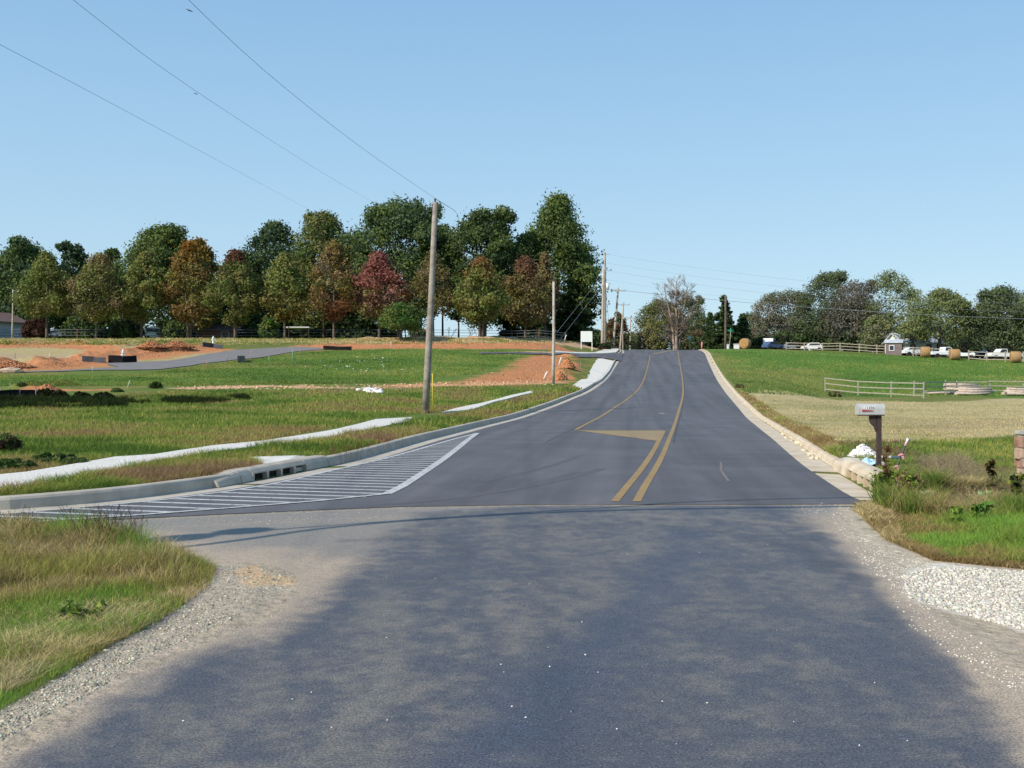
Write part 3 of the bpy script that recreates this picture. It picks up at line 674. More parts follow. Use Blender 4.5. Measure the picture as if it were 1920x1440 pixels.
pole(1181, 652, 592, 232, .17, .13, 1, mat='pale_pole', arm=[(.5, 2.6)], label='upright pale pole with crossarm, fourth along the far line', group=GP)
pole(1194, 654, 597, 250, .17, .13, 2, mat='pale_pole', arm=[(.6, 1.6)], label='small upright pole with a faint crossarm near the crest', group=GP)
pole(1211, 656, 622, 262, .17, .16, 0, mat='pale_pole', label='shortest far pole, whitish, nearest the road crest', group=GP)
pole(1360, 652, 553, 184, .22, .17, 0, mat='bark', label='brown wooden pole at the right roadside beside the green street sign', name='utility_pole')
pole(231, 634, 528, 168, .12, .09, 0, mat='pale_pole', label='thin pale pole among the autumn trees near the left edge')
# yard light
yl, p, l_, h_ = pole(23, 632, 543, 160, .13, .10, 2, mat='pale_pole', label='pale yard light pole in front of the grey blue house', name='yard_light')
MB().tube([(l_, 0, h_-.25), (.5+l_, 0, h_-.05), (.8+l_, 0, h_-.1)], .035, 6).build('lamp_arm', M['wire'], yl)
MB().tube([(.85+l_, 0, h_-.02), (.85+l_, 0, h_-.2), (.85+l_, 0, h_-.42)], [.10, .22, .16], 12).build('lamp_shade', M['hydrant'], yl)

def wire(P, r, label, group='overhead wires', name='overhead_wire', sag=0, n=24):
    P = np.array(P, float)
    if len(P) == 2:
        t = np.linspace(0, 1, n)[:, None]; Q = P[0]*(1-t)+P[1]*t; Q[:, 2] -= sag*4*(t*(1-t))[:, 0]
    else: Q = smooth(P, 3)
    o = MB().tube([tuple(q) for q in Q], r, 5).build(name, M['wire']); return tag(o, label, 'wire', group)
top1 = (p1.x+l1, p1.y, p1.z+h1+.16)
wire([(-9.2, -6, 11.5), (-7.9, 8, 10.6), (-6.95, 22, 9.55), (-5.6, 34, 9.5), top1], .0055, 'thin wire running down to the top of the tall leaning pole')
wire([top1, (-3.5, 75, 13.0), (-6.0, 110, 16.0), (-8.6, 165, 23.5)], .014, 'thin wire going on behind the tall leaning pole into the trees')
wire([(-12, -5, 11.5), (-13.3, 32, 13), (-14.8, 50, 14.95), (-17.6, 110, 21.4), (-21.6, 192, 31.2)], .008, 'middle one of the wires crossing the sky at upper left')
wire([(-13.5, -5, 11.2), (-15.6, 24, 11.2), (-16.8, 35, 12.6), (-20.7, 70, 16.6), (-35.4, 192, 31.0)], .008, 'lowest of the wires crossing the sky at upper left')
for q, lb_ in (((367, 176, 62), 'small grey vibration damper on the middle wire at upper left'), ((355, 20, 40), 'small grey vibration damper on the wire to the leaning pole')):
    u_, v_ = uv(q[0], q[1]); o = MB().tube([(u_*q[2]-.09, q[2]-.1, CZ+v_*q[2]+.03), (u_*q[2], q[2], CZ+v_*q[2]+.01), (u_*q[2]+.09, q[2]+.1, CZ+v_*q[2])], [.012, .028, .012], 6).build('wire_damper', M['wire']); tag(o, lb_, 'damper')
def far_wire(r0, r1, r, sag, label, px1=2150, Y1=150):
    u_, v_ = uv(px1, r1); wire([(pb.x, pb.y-.2, ztop(r0, pb.y)), (u_*Y1, Y1, CZ+v_*Y1)], r, label, 'wires from the far tall pole', sag=sag)
far_wire(476, 563, .011, 1.6, 'topmost faint wire from the tallest far pole toward the right')
far_wire(493, 575, .010, 1.6, 'second faint wire from the tallest far pole toward the right')
far_wire(507, 590, .012, 1.7, 'third faint wire from the tallest far pole toward the right')
far_wire(524, 600, .009, 1.8, 'fourth faint wire from the tallest far pole toward the right')
far_wire(541, 604, .030, 1.0, 'thick dark cable from the tallest far pole toward the right')
for a_, lb_ in (((1045, 622), 'upper guy wire slanting in front of the dark conifer'), ((1052, 634), 'lower guy wire slanting in front of the dark conifer')):
    u_, v_ = uv(*a_); wire([(pb.x-.1, pb.y, ztop(512 if a_[0] == 1045 else 530, pb.y)), (u_*150, 150, CZ+v_*150)], .022, lb_, 'guy wires', 'guy_wire')
wire([(pb.x, pb.y, ztop(500, pb.y)), ((1146-960)/FPX*182, 182, ztop(606, 182))], .02, 'slack service wire drooping from the tallest far pole', 'wires from the far tall pole', sag=3.2)
# cables crossing overhead, out of the frame, whose shadows lie on the old road
off = np.array((.80, .60))*6.6/math.tan(SUN_EL)
def cablerun(sh, h, r, label):
    pts = [(a[0]-.8*h/math.tan(SUN_EL), a[1]-.6*h/math.tan(SUN_EL), h) for a in sh]
    return wire(pts, r, label, 'cables crossing over the junction', 'overhead_cable')
sA = atr([(235, 1035), (420, 1018), (640, 984), (1000, 961), (1300, 953)])
cablerun([(-9.5, 5.2)]+sA+[(9, 14.3), (17, 14.5)], 6.0, .055, 'thin cable crossing over the junction')
sB = atr([(225, 1022), (300, 1014), (400, 1003), (483, 995)])
cb = cablerun([(-9.6, 6.1)]+sB+[(-.5, 13.0), (4.4, 15.2), (17, 14.9)], 6.0, .034, 'cable with two splice cases crossing over the junction')
for a_, b_, lb_ in (((300, 1013), (376, 1004.5), 'long splice case hanging from the crossing cable'), ((430, 998), (480, 993.5), 'short splice case hanging from the crossing cable')):
    (ax, ay), (bx, by) = atr([a_, b_]); h = 5.95; k = h/math.tan(SUN_EL)
    q0 = Vector((ax-.8*k, ay-.6*k, h)); q1 = Vector((bx-.8*k, by-.6*k, h)); dq = (q1-q0)
    o = MB().tube([q0, q0+dq*.15, q0+dq*.5, q0+dq*.85, q1], [.05, .20, .24, .20, .05], 10).build('splice_case', M['dark']); tag(o, lb_, 'splice case')
for x_, y_, lb_ in ((-17.5, 1.0, 'wooden pole left of the junction that carries the crossing cables'), (12.5, 9.5, 'wooden pole right of the junction that carries the crossing cables')):
    o = empty('utility_pole', (x_, y_, -.02), lb_, 'utility pole'); MB().tube([(0, 0, -.2), (0, 0, 7.4)], [.15, .11], 10).build('post', M['wood_pole'], o)

# ---------------------------------------------------------------- mailbox
YMB = 18.1; p = base(1648, None, YMB); s = YMB/FPX
mb = empty('mailbox', p, 'metal mailbox with red flag on a brown wooden post', 'mailbox')
M['mpost'] = simple('brown_post', (.075, .050, .044), .8, .3, 14, (.045, .032, .030), bmp=.002)
M['metal'] = simple('galvanised_metal', (.62, .60, .56), .42, .12, 9, metal=.35)
xl, xr = (1607-1648)*s, (1656-1648)*s; zb = ztop(777, YMB)-p.z; zt = ztop(757, YMB)-p.z
MB().box(-.037, .037, -.037, .037, -.1, zb-.02).build('post', M['mpost'], mb, .004)
n = 10; rr = .085; poly_ = [(-rr, 0), (rr, 0)]+[(rr*math.cos(math.pi*k/n), (zt-zb-rr)+rr*math.sin(math.pi*k/n)) for k in range(n+1)]
bo = MB().prism([(a, b) for a, b in poly_], xl+.012, xr-.012, 'x').build('body', M['metal'], mb); bo.location = (0, 0, zb)
big = [(a*1.05, b*1.04-.002) for a, b in poly_]
d_ = MB().prism(big, xl-.006, xl+.011, 'x').build('door', M['metal'], mb); d_.location = (0, 0, zb)
d_ = MB().prism(big, xr-.011, xr+.003, 'x').build('back_panel', M['metal'], mb); d_.location = (0, 0, zb)
MB().box(xl+.02, xr+.0, -.08, .08, zb-.02, zb-.003).build('mounting_board', M['mpost'], mb)
MB().prism([(-.045, zb-.02), (-.045, zb-.30), (-.06, zb-.28), (-.075, zb-.24), (-.078, zb-.21), (-.10, zb-.19), (-.13, zb-.17), (-.15, zb-.13), (-.16, zb-.07), (-.16, zb-.02)], -.03, .03).build('bracket', M['mpost'], mb, .003)
M['red'] = simple('red_enamel', (.42, .03, .05), .45, .15)
fl = MB().prism([((1613.5-1648)*s, zb+.083), ((1613-1648)*s, zb+.052), ((1618-1648)*s, zb+.056), ((1634-1648)*s, zb+.064), ((1634-1648)*s, zb+.070), ((1618-1648)*s, zb+.078)], -rr-.016, -rr-.010).build('flag', M['red'], mb)
def text(body, size, loc, rot, mat, name, parent, depth=.001, sx=1):
    cu = bpy.data.curves.new(name, 'FONT'); cu.body = body; cu.size = size; cu.extrude = depth; cu.align_x = 'CENTER'; cu.align_y = 'CENTER'; cu.offset = size*.012
    t_ = bpy.data.objects.new(name, cu); COL.objects.link(t_); dg = bpy.context.evaluated_depsgraph_get(); me_ = bpy.data.meshes.new_from_object(t_.evaluated_get(dg))
    bpy.data.objects.remove(t_); o_ = bpy.data.objects.new(name, me_); COL.objects.link(o_); me_.materials.clear(); me_.materials.append(mat)
    o_.parent = parent; o_.location = loc; o_.rotation_euler = rot; o_.scale = (sx, 1, 1); return o_
M['label_white'] = simple('label_white', (.80, .80, .78), .6, .05); M['ink'] = simple('ink', (.03, .03, .04), .6, .05)
MB().box((1616.5-1648)*s, (1637-1648)*s, -rr-.004, -rr-.001, zb+.094, zb+.136).build('number_plate', M['label_white'], mb)
for i_, ch in enumerate('11206'): text(ch, .050, ((1619.2+i_*3.8-1648)*s, -rr-.0055, zb+.115), (math.pi/2, 0, 0), M['ink'], 'number', mb, sx=1.18)

# ---------------------------------------------------------------- steel post with ribbons
p = base(1676, None, 16.8); top_ = Vector(((1703-960)/FPX*16.8, 16.8, ztop(822, 16.8)))-p
tp = empty('fence_post', p, 'leaning dark green steel post tied with pink ribbons', 'fence post')
M['tgreen'] = simple('green_steel', (.015, .045, .032), .45, .2); M['pink'] = simple('pink_ribbon', (.72, .30, .36), .6, .2)
q = lambda t: tuple(top_*t)
MB().tube([q(-.05), q(.83)], .016, 4, sm=False).build('post', M['tgreen'], tp); MB().tube([q(.83), q(1)], .019, 6).build('tip', M['label_white'], tp)
for t0 in (.86, .90, .80): MB().tube([q(t0), q(t0+.02)], .024, 6).build('ribbon', M['pink'], tp)
for t0 in (.53, .21):
    c0 = Vector(q(t0)); MB().tube([c0+Vector((-.06, -.02, .0)), c0+Vector((0, -.02, .018)), c0+Vector((.05, -.02, .005))], [.008, .022, .008], 6).add([c0+Vector(v) for v in ((-.02, -.03, 0), (.03, -.03, 0), (.035, -.035, -.06), (.01, -.035, -.05))], [(0, 1, 2, 3)]).build('ribbon', M['pink'], tp)

# ---------------------------------------------------------------- stone pillar
Yp = 14.6; x0 = (1899-960)/FPX*Yp; zt = ztop(812, Yp); p = Vector((x0+.70, Yp+.36, 0))
sp = empty('stone_pillar', p, 'reddish stone gate pillar with a grey slab on top', 'pillar')
M['mortar'] = simple('mortar', (.40, .35, .28), .95, .2, 20, bmp=.006)
MB().box(-.31, .31, -.31, .31, -.1, zt-.07).build('core', M['mortar'], sp)
rs = random.Random(5)
M['stone'] = simple('rubble_stone', (.44, .27, .20), .9, .3, 3.5, (.24, .14, .10), bmp=.02, bscale=14)
M['stone2'] = simple('tan_rubble_stone', (.52, .40, .30), .9, .3, 3.5, (.34, .24, .17), bmp=.02, bscale=14)
ma, mb2 = MB(), MB(); z = 0
while z < zt-.14:
    h = rs.uniform(.07, .17); h = min(h, zt-.08-z)
    for face in range(4):
        t_ = -.34
        while t_ < .30:
            wv = rs.uniform(.12, .30); e = min(t_+wv, .34); tgt = ma if rs.random() < .6 else mb2
            pr_ = rs.uniform(.31, .365); k = len(tgt.v)
            a0, a1, z0_, z1_ = t_+.008, e-.008, z+.008+rs.uniform(-.008, .012), z+h-.008
            quad = [(a0, pr_-.25), (a1, pr_-.25), (a1-.01, pr_), (a0+.01, pr_)]
            cs, sn = [(1, 0), (0, 1), (-1, 0), (0, -1)][face]
            V = [(a*cs-b*sn, a*sn+b*cs, zz+rs.uniform(-.01, .01)) for zz in (z0_, z1_) for a, b in quad]
            tgt.add(V, [(3, 2, 1, 0), (4, 5, 6, 7), (0, 1, 5, 4), (1, 2, 6, 5), (2, 3, 7, 6), (3, 0, 4, 7)])
            t_ = e
    z += h
ma.build('red_stones', M['stone'], sp, .012); mb2.build('tan_stones', M['stone2'], sp, .012)
M['cap'] = simple('grey_slab', (.46, .43, .38), .9, .3, 5, bmp=.01)
MB().box(-.33, .42, -.36, .38, zt-.06, zt).build('cap_slab', M['cap'], sp, .015)

# ---------------------------------------------------------------- storm drain inlets
def dark_box(mbs, *a): mbs.box(*a)
def inlet(e0, e1, side, name, label, hgt=.30, back=.9, nslot=4, matc=None, extra=0, slot=(0, 1)):
    """a raised concrete throat along the kerb from world point e0 to e1"""
    e0 = np.array(e0); e1 = np.array(e1); d = e1-e0; L = np.hypot(*d); d /= L; ang = math.atan2(d[1], d[0])
    n = np.array((-d[1], d[0]))*side
    zz = float(zr((e0[1]+e1[1])/2))
    o = empty(name, (e0[0], e0[1], zz), label, 'storm drain', None, ang)
    s0, s1 = L*slot[0], L*slot[1]
    body = MB(); Yd = 1 if side > 0 else -1
    prof = [(.40, .0), (.43, hgt*.55), (.50, hgt*.9), (.60, hgt), (back, hgt*.98), (back+.03, -.05)]
    def seg(a, b, pr):
        body.prism([(o_, h_) for o_, h_ in pr], a, b, 'x')
    taper = .7
    P_ = [(Yd*o_, h_) for o_, h_ in prof]
    low = [(Yd*o_, h_*.62) for o_, h_ in prof]
    # tapered ends
    for a, b, pa, pb_ in ((-taper, 0, low, P_), (L, L+taper, P_, low)):
        V = [(a, y_, z_) for y_, z_ in pa]+[(b, y_, z_) for y_, z_ in pb_]; k = len(P_)
        body.add(V, [tuple(range(k)), tuple(range(2*k-1, k-1, -1))]+[(i, i+k, (i+1) % k+k, (i+1) % k) for i in range(k)])
    # lintel above the slots, and solid body behind
    seg(0, s0, P_) if s0 > .02 else None
    seg(s1, L, P_) if L-s1 > .02 else None
    seg(s0, s1, [(Yd*.425, hgt*.52), (Yd*.435, hgt*.62), (Yd*.50, hgt*.9), (Yd*.60, hgt), (Yd*back, hgt*.98), (Yd*(back+.03), -.05), (Yd*.75, -.05), (Yd*.75, hgt*.52)])
    body.build('throat', matc or M['conc'], o, .012)
    MB().box(s0, s1, min(Yd*.5, Yd*.74), max(Yd*.5, Yd*.74), -.04, hgt*.50).build('opening_shade', M['dark'], o)  # near-black box fills the recess; the drain's inner shade is in its colour
    for k in range(nslot+1):
        xx = s0+(s1-s0)*k/nslot; MB().box(xx-.03, xx+.03, min(Yd*.41, Yd*.52), max(Yd*.41, Yd*.52), -.02, hgt*.55).build('bar', matc or M['conc'], o)
    return o
a, b = A0, A1
inlet(a, b, 1, 'storm_drain', 'grey kerb drain with four dark openings beside the white striped area', .21, .72, 4, M['conc'], slot=(.12, .72))
a, b = B0, B1
inlet(a, b, -1, 'storm_drain', 'broken tan concrete kerb drain at the right road edge near the mailbox', .25, .74, 5, M['tanconc'], slot=(.10, .80))
o = inlet(atr([(1625, 939)])[0], atr([(1607, 931)])[0], -1, 'kerb_block', 'broken tan kerb block below the mailbox, at the end of the kerb', .24, .8, 1, M['tanconc'], slot=(.4, .5)); o['category'] = 'kerb'
sheet('sidewalk', [(470, 863), (475, 863.5), (590, 862.8), (640, 866), (600, 876), (548, 886), (505, 891), (500, 880)], M['walk'], .07, H, .8, thick=.1)
o = sheet('concrete_slab', [(1568, 867), (1640, 866), (1660, 873), (1600, 880), (1575, 876)], M['cap'], .05, H, .8, kind=None, thick=.1); tag(o, 'grey concrete slab lying behind the right kerb drain', 'slab')
p_ = base(1640, 870); q_ = base(1690, 871); o = MB().tube([tuple(p_+Vector((0, 0, .13))), tuple(q_+Vector((0, 0, .12)))], .025, 8).build('pipe', M['walk']); tag(o, 'thin white pipe lying in the grass behind the mailbox post', 'pipe')
# crumpled blue plastic
V = []; F = []; rs2 = random.Random(3); c0 = base(1630, 874)
for i in range(9):
    for j in range(7):
        u_, v_ = i/8-.5, j/6-.5; rr_ = max(0, 1-(u_*u_+v_*v_)*3)
        V.append((c0.x+u_*.34+rs2.uniform(-.02, .02), c0.y+v_*.5, c0.z+.03+rr_*.10*rs2.uniform(.3, 1.4)))
for i in range(8):
    for j in range(6): F.append((i*7+j, i*7+j+1, (i+1)*7+j+1, (i+1)*7+j))
M['bluep'] = simple('blue_plastic', (.28, .52, .80), .5, .3, 20, (.55, .72, .88)); o = MB().add(V, F).build('plastic_bag', M['bluep']); tag(o, 'crumpled light blue plastic lying in grass by the mailbox', 'plastic bag')

# ---------------------------------------------------------------- stones
def ico():
    t_ = (1+5**.5)/2; v = [(-1, t_, 0), (1, t_, 0), (-1, -t_, 0), (1, -t_, 0), (0, -1, t_), (0, 1, t_), (0, -1, -t_), (0, 1, -t_), (t_, 0, -1), (t_, 0, 1), (-t_, 0, -1), (-t_, 0, 1)]
    f = [(0, 11, 5), (0, 5, 1), (0, 1, 7), (0, 7, 10), (0, 10, 11), (1, 5, 9), (5, 11, 4), (11, 10, 2), (10, 7, 6), (7, 1, 8), (3, 9, 4), (3, 4, 2), (3, 2, 6), (3, 6, 8), (3, 8, 9), (4, 9, 5), (2, 4, 11), (6, 2, 10), (8, 6, 7), (9, 8, 1)]
    return np.array(v)/np.linalg.norm(v[0]), np.array(f)
IV, IF = ico()
def stones(name, P, S, col, label, cat, mat=None, kind='stuff', flatn=.65, jit=.25):
    n = len(P); r = rng
    V = IV[None]*(1+r.uniform(-jit, jit, (n, 12, 1)))*np.stack([r.uniform(.7, 1.3, n), r.uniform(.7, 1.3, n), r.uniform(.5, .9, n)*flatn/.65], 1)[:, None, :]
    a = r.uniform(0, 6.28, n); ca, sa = np.cos(a)[:, None], np.sin(a)[:, None]
    X = V[..., 0]*ca-V[..., 1]*sa; Yy = V[..., 0]*sa+V[..., 1]*ca
    V = np.stack([X, Yy, V[..., 2]], -1)*S[:, None, None]+P[:, None, :]
    F = (IF[None]+(np.arange(n)*12)[:, None, None]).reshape(-1, 3)
    c = np.repeat(col, 12, axis=0)
    o = np_obj(name, V.reshape(-1, 3), tris=F, mat=mat or M['rockv'], col=c); tag(o, label, cat, kind=kind); return o
M['rockv'] = attrmat('loose_stone', ((60, .25),), .9, .004, 90, .2)
def in_poly_px(poly, n, world=False):
    """random ground points inside a region outlined on the ground, evenly thick to the eye"""
    P = np.array(poly, float); x0, y0 = P.min(0); x1, y1 = P.max(0); out = []
    while len(out) < n:
        q = rng.uniform((x0, y0), (x1, y1), (n, 2)); q = q[inside(P, q[:, 0], q[:, 1])]; out += list(q)
    return np.array(out[:n])
def bulk(px, rows):
    """ground hits for many pixels at once"""
    u_, v_ = uv(px, rows); ym = np.concatenate([np.arange(2.5, 16, .05), np.arange(16, 40, .2), np.arange(40, 215, .5)])
    n = len(px); res = np.zeros((n, 2)); HB = 4000
    for i in range(0, n, HB):
        uu, vv_ = u_[i:i+HB], v_[i:i+HB]
        # coarse height table lookup from the ground sheet
        yy = np.repeat(ym[None], len(uu), 0); jj = np.clip((px[i:i+HB]-pxs[NPX0])/3.0+NPX0, 0, nx-1).astype(int)
        hz = HT[:, jj].T
        s_ = CZ+vv_[:, None]*yy-hz; hit = s_ <= 0; k = np.where(hit.any(1), hit.argmax(1), s_.argmin(1)); k = np.maximum(k, 1)
        a_ = s_[np.arange(len(uu)), k-1]; b_ = s_[np.arange(len(uu)), k]; tt = np.clip(a_/(a_-b_+1e-9), 0, 1)
        y_ = ym[k-1]+(ym[k]-ym[k-1])*tt; res[i:i+HB, 0] = uu*y_; res[i:i+HB, 1] = y_
    return res
NPX0 = int(np.argmin(np.abs(pxs+330)))
ymt = np.concatenate([np.arange(2.5, 16, .05), np.arange(16, 40, .2), np.arange(40, 215, .5)])
HT = np.array([np.interp(ymt, Ys, GZ[:, j]) for j in range(nx)]).T
def scatter(poly, n):
    q = in_poly_px(poly, n); w_ = bulk(q[:, 0], q[:, 1]); z_ = H(w_[:, 0], w_[:, 1]); return np.stack([w_[:, 0], w_[:, 1], z_], 1), q
def greys(n, a, b, warm=.9):
    k = rng.uniform(a, b, n); return np.stack([k*1.04, k*.97, k*warm], 1)*rng.uniform(.94, 1.06, (n, 3))
P, q = scatter([(1690, 1080), (1740, 1066), (1800, 1064), (1925, 1072), (2230, 1088), (2230, 1230), (1925, 1183), (1850, 1165), (1760, 1138), (1705, 1122)], 9000)
stones('gravel', P+[0, 0, .004], rng.uniform(.006, .017, len(P))*(1+.6*(rng.random(len(P)) < .06)), greys(len(P), .34, .66, .82), 'patch of loose pale gravel at the right road edge', 'gravel')
P, q = scatter([(1600, 1000), (1680, 1030), (1760, 1060), (1700, 1120), (1620, 1060), (1560, 975)], 700)
P2, q = scatter([(1640, 1060), (1760, 1150), (1920, 1260), (2000, 1340), (1850, 1270), (1700, 1170)], 260); P = np.vstack([P, P2])
stones('gravel', P, rng.uniform(.002, .009, len(P)), greys(len(P), .42, .7, .82), 'thin scatter of small stones along the right shoulder', 'gravel')
P, q = scatter([(240, 1165), (395, 1080), (440, 1060), (560, 1078), (540, 1100), (430, 1165), (290, 1225), (170, 1300), (0, 1390), (-60, 1420), (-60, 1370), (60, 1300), (180, 1220)], 4200)
c = greys(len(P), .15, .50, .72); c[rng.random(len(P)) < .08] *= 1.5; stones('gravel', P, rng.uniform(.002, .010, len(P))*(1+.9*(rng.random(len(P)) < .05)), c, 'strip of brown gravel along the left grass edge', 'gravel')
P, q = scatter([(1440, 850), (1500, 880), (1560, 925), (1600, 945), (1560, 960), (1480, 945), (1420, 860)], 110); P[:, 2] += .017
P3, q = scatter([(1440, 940), (1600, 946), (1600, 985), (1500, 960)], 150); P4, q = scatter([(500, 962), (760, 950), (760, 975), (420, 985), (200, 990)], 130); P5, q = scatter([(200, 990), (800, 940), (1900, 1000), (1800, 1400), (300, 1400)], 45)
P = np.vstack([P, P3, P4, P5]); stones('gravel', P+[0, 0, .003], rng.uniform(.002, .0065, len(P)), greys(len(P), .55, .8, .9), 'scattered white stone chips lying on the junction', 'gravel')
# white rubble in the fields
P, q = scatter([(668, 731), (690, 729), (716, 731), (714, 738), (690, 737)], 70); stones('rubble', P+[0, 0, .05], rng.uniform(.05, .22, len(P)), greys(len(P), .5, .8), 'low heap of white rubble in the left field near the tall pole', 'rubble')
P, q = scatter([(600, 670), (740, 668), (800, 690), (700, 698), (560, 690)], 36); stones('rubble', P, rng.uniform(.05, .12, len(P)), greys(len(P), .5, .8), 'white stones scattered over the green left field', 'rubble')
P, q = scatter([(330, 724), (640, 722), (880, 716), (1040, 712), (1040, 722), (640, 731), (330, 731)], 500); c = np.array([(.52, .33, .20)])*rng.uniform(.6, 1.3, (len(P), 1)); stones('clods', P, rng.uniform(.03, .12, len(P)), c, 'tan stony clods along the dug line in the left field', 'clods')
def heap(label, cx, row, wpx, hpx, n, col, smin, smax, Y=None, name='rock_pile', cat='rock pile'):
    p = base(cx, row, Y); w_ = wpx/FPX*p.y/2; h_ = hpx/FPX*p.y
    r_ = np.sqrt(rng.random(n)); a = rng.uniform(0, 6.28, n); hh = h_*(1-r_**1.3)*(.85+.3*rng.random(n))
    Pp = np.stack([p.x+r_*w_*np.cos(a), p.y+r_*w_*np.sin(a), p.z+hh*rng.uniform(.75, 1, n)], 1)
    o = stones(name, Pp, rng.uniform(smin, smax, n), col(n), label, cat, kind=None); return o
heap('heap of white and grey rocks in grass left of the mailbox post', 1619, 856, 52, 21, 330, lambda n: greys(n, .40, .8, .95), .02, .06)
def clay(n): return np.array([(.42, .185, .085)])*rng.uniform(.45, 1.35, (n, 1))
for px_, rw, w_, h_, lb_ in ((1064, 690, 28, 18, 'orange clay spoil heap right of the thin bare pole'), (1050, 712, 26, 14, 'lower orange clay heap at the foot of the thin bare pole'), (88, 732, 44, 10, 'small orange dirt pile beside the long black silt fence'),
                      (20, 689, 90, 13, 'orange clay heap at the left edge behind the boulder'), (330, 651, 70, 12, 'orange clay heap left of the far hydrant'), (285, 652, 60, 12, 'ragged orange clay heap behind the near hydrant')):
    heap(lb_, px_, rw, w_, h_, 1300, clay, .035, .13, name='dirt_pile', cat='dirt pile')
for poly_, n in (([(60, 690), (100, 678), (200, 668), (300, 656), (370, 650), (380, 658), (300, 668), (200, 680), (100, 692)], 2600), ([(-60, 654), (0, 647), (70, 645), (130, 646), (200, 650), (200, 655), (60, 653)], 900), ([(-60, 690), (20, 682), (80, 688), (60, 697), (-60, 702)], 700),
                  ([(560, 655), (700, 648), (1040, 650), (1060, 655), (700, 656)], 900), ([(690, 645), (800, 639), (1085, 641), (1085, 647), (800, 647)], 1000), ([(880, 716), (960, 682), (1010, 664), (1070, 668), (1070, 712), (1040, 718)], 1500)):
    P, q = scatter(poly_, n); stones('clods', P-[0, 0, .02], rng.uniform(.02, .10, n)*(rng.random(n)**1.5+.5), clay(n)*(1.15 if n == 1000 else 1), 'crumbly orange clay clods strewn over the dug ground', 'clods')
# boulder
p = base(20, 699); V = IV*np.array((1.35, .8, .42))*(1+np.random.default_rng(2).uniform(-.12, .12, (12, 1)))+np.array(p)+[0, 0, .12]
o = MB().add(V, [tuple(f) for f in IF]).build('boulder', M['stone2'], None, .1); tag(o, 'low brownish boulder in the grass at the left edge', 'boulder')
# kerb-side broken stone on the right
for i, (px_, rw, sz) in enumerate(((1511, 845, .13), (1504, 838, .09), (1496, 832, .08), (1521, 852, .12), (1516, 856, .10), (1533, 861, .13), (1471, 815, .11), (1462, 807, .10), (1450, 800, .10), (1440, 792, .10), (1480, 822, .09), (1428, 783, .09), (1487, 827, .08))):
    p = base(px_, rw); n = 5; c = np.array([(.66, .56, .38)])*rng.uniform(.7, 1.1, (n, 1))
    o = stones('broken_stone', np.array(p)+rng.uniform(-1, 1, (n, 3))*[sz, sz, .03], rng.uniform(.3, .7, n)*sz, c, 'broken tan stone lying along the right kerb', 'stone', kind=None); o['group'] = 'broken stones along the right kerb'
# ================================================================ fences
def fence(posts, rails, hgt, label, pw=.10, lean=0, group='weathered rail fences', rail_h=.085, post_extra=.12):
    """posts: world points; rails: heights above ground"""
    o = empty('rail_fence', posts[0], label, 'fence', group); p0 = posts[0]; rs_ = random.Random(len(posts))
    for q in posts:
        h = hgt*rs_.uniform(.95, 1.08); MB().box(q.x-p0.x-pw/2, q.x-p0.x+pw/2, q.y-p0.y-pw/2, q.y-p0.y+pw/2, q.z-p0.z-.1, q.z-p0.z+h+post_extra).build('post', M['fence'], o, .01)
    for k, rh in enumerate(rails):
        for a, b in zip(posts[:-1], posts[1:]):
            a_ = a-p0+Vector((0, -pw/2-.03, rh+rs_.uniform(-.03, .03))); b_ = b-p0+Vector((0, -pw/2-.03, rh+rs_.uniform(-.03, .03))); hh = rail_h/2
            V = [a_+Vector((0, -.03, -hh)), b_+Vector((0, -.03, -hh)), b_+Vector((0, -.03, hh)), a_+Vector((0, -.03, hh))]; V += [v+Vector((0, .05, 0)) for v in V]
            MB().add(V, [(0, 1, 2, 3), (7, 6, 5, 4), (0, 4, 5, 1), (1, 5, 6, 2), (2, 6, 7, 3), (3, 7, 4, 0)]).build('rail', M['fence'], o)
    return o
fence([base(a, None, Y) for a, Y in ((1547, 97), (1609, 92), (1671, 88), (1732, 84))], (.25, .75, 1.2), 1.22, 'three rail fence at the far edge of the dry lot, left section')
fence([base(a, None, Y) for a, Y in ((1714, 90), (1773, 96), (1794, 96.5), (1856, 96.5), (1919, 96), (1984, 96))], (.35, .75, 1.15), 1.15, 'three rail fence around the log piles, right section')
up = [1474, 1508, 1542, 1575, 1611, 1644, 1679, 1712, 1747, 1781, 1816, 1850, 1885, 1919, 1953]
uy = [186, 183, 180, 178, 175, 172, 170, 167, 164, 162, 158, 156, 154, 152, 150]
fence([base(a, None, Y) for a, Y in zip(up[:10], uy[:10])], (.35, .85, 1.3), 1.32, 'long rail fence along the top of the green hill', pw=.15, rail_h=.10)
fence([base(a, None, Y) for a, Y in zip(up[10:], uy[10:])], (.25, .75, 1.25), 1.28, 'short rail fence section at the right end of the green hill', pw=.15, rail_h=.10)
# thin wire fence with rusty posts behind the left trees
M['rust'] = simple('rusty_steel', (.20, .075, .05), .8, .3)
wf = [base(a, None, 168) for a in (-80, -20, 60, 145, 195, 250, 300, 352, 420, 472, 520, 566, 612, 656, 700, 760, 810, 860, 910, 960, 1010, 1060)]
o = empty('wire_fence', wf[0], 'wire fence on thin rusty posts behind the row of autumn trees', 'fence')
for q in wf: MB().box(q.x-wf[0].x-.07, q.x-wf[0].x+.07, -.06, .06, q.z-wf[0].z-.1, q.z-wf[0].z+1.55).build('post', M['rust'], o)
for h in (.5, 1.0, 1.4): MB().tube([tuple(q-wf[0]+Vector((0, -.07, h))) for q in wf], .03, 4).build('strand', M['wire'], o)
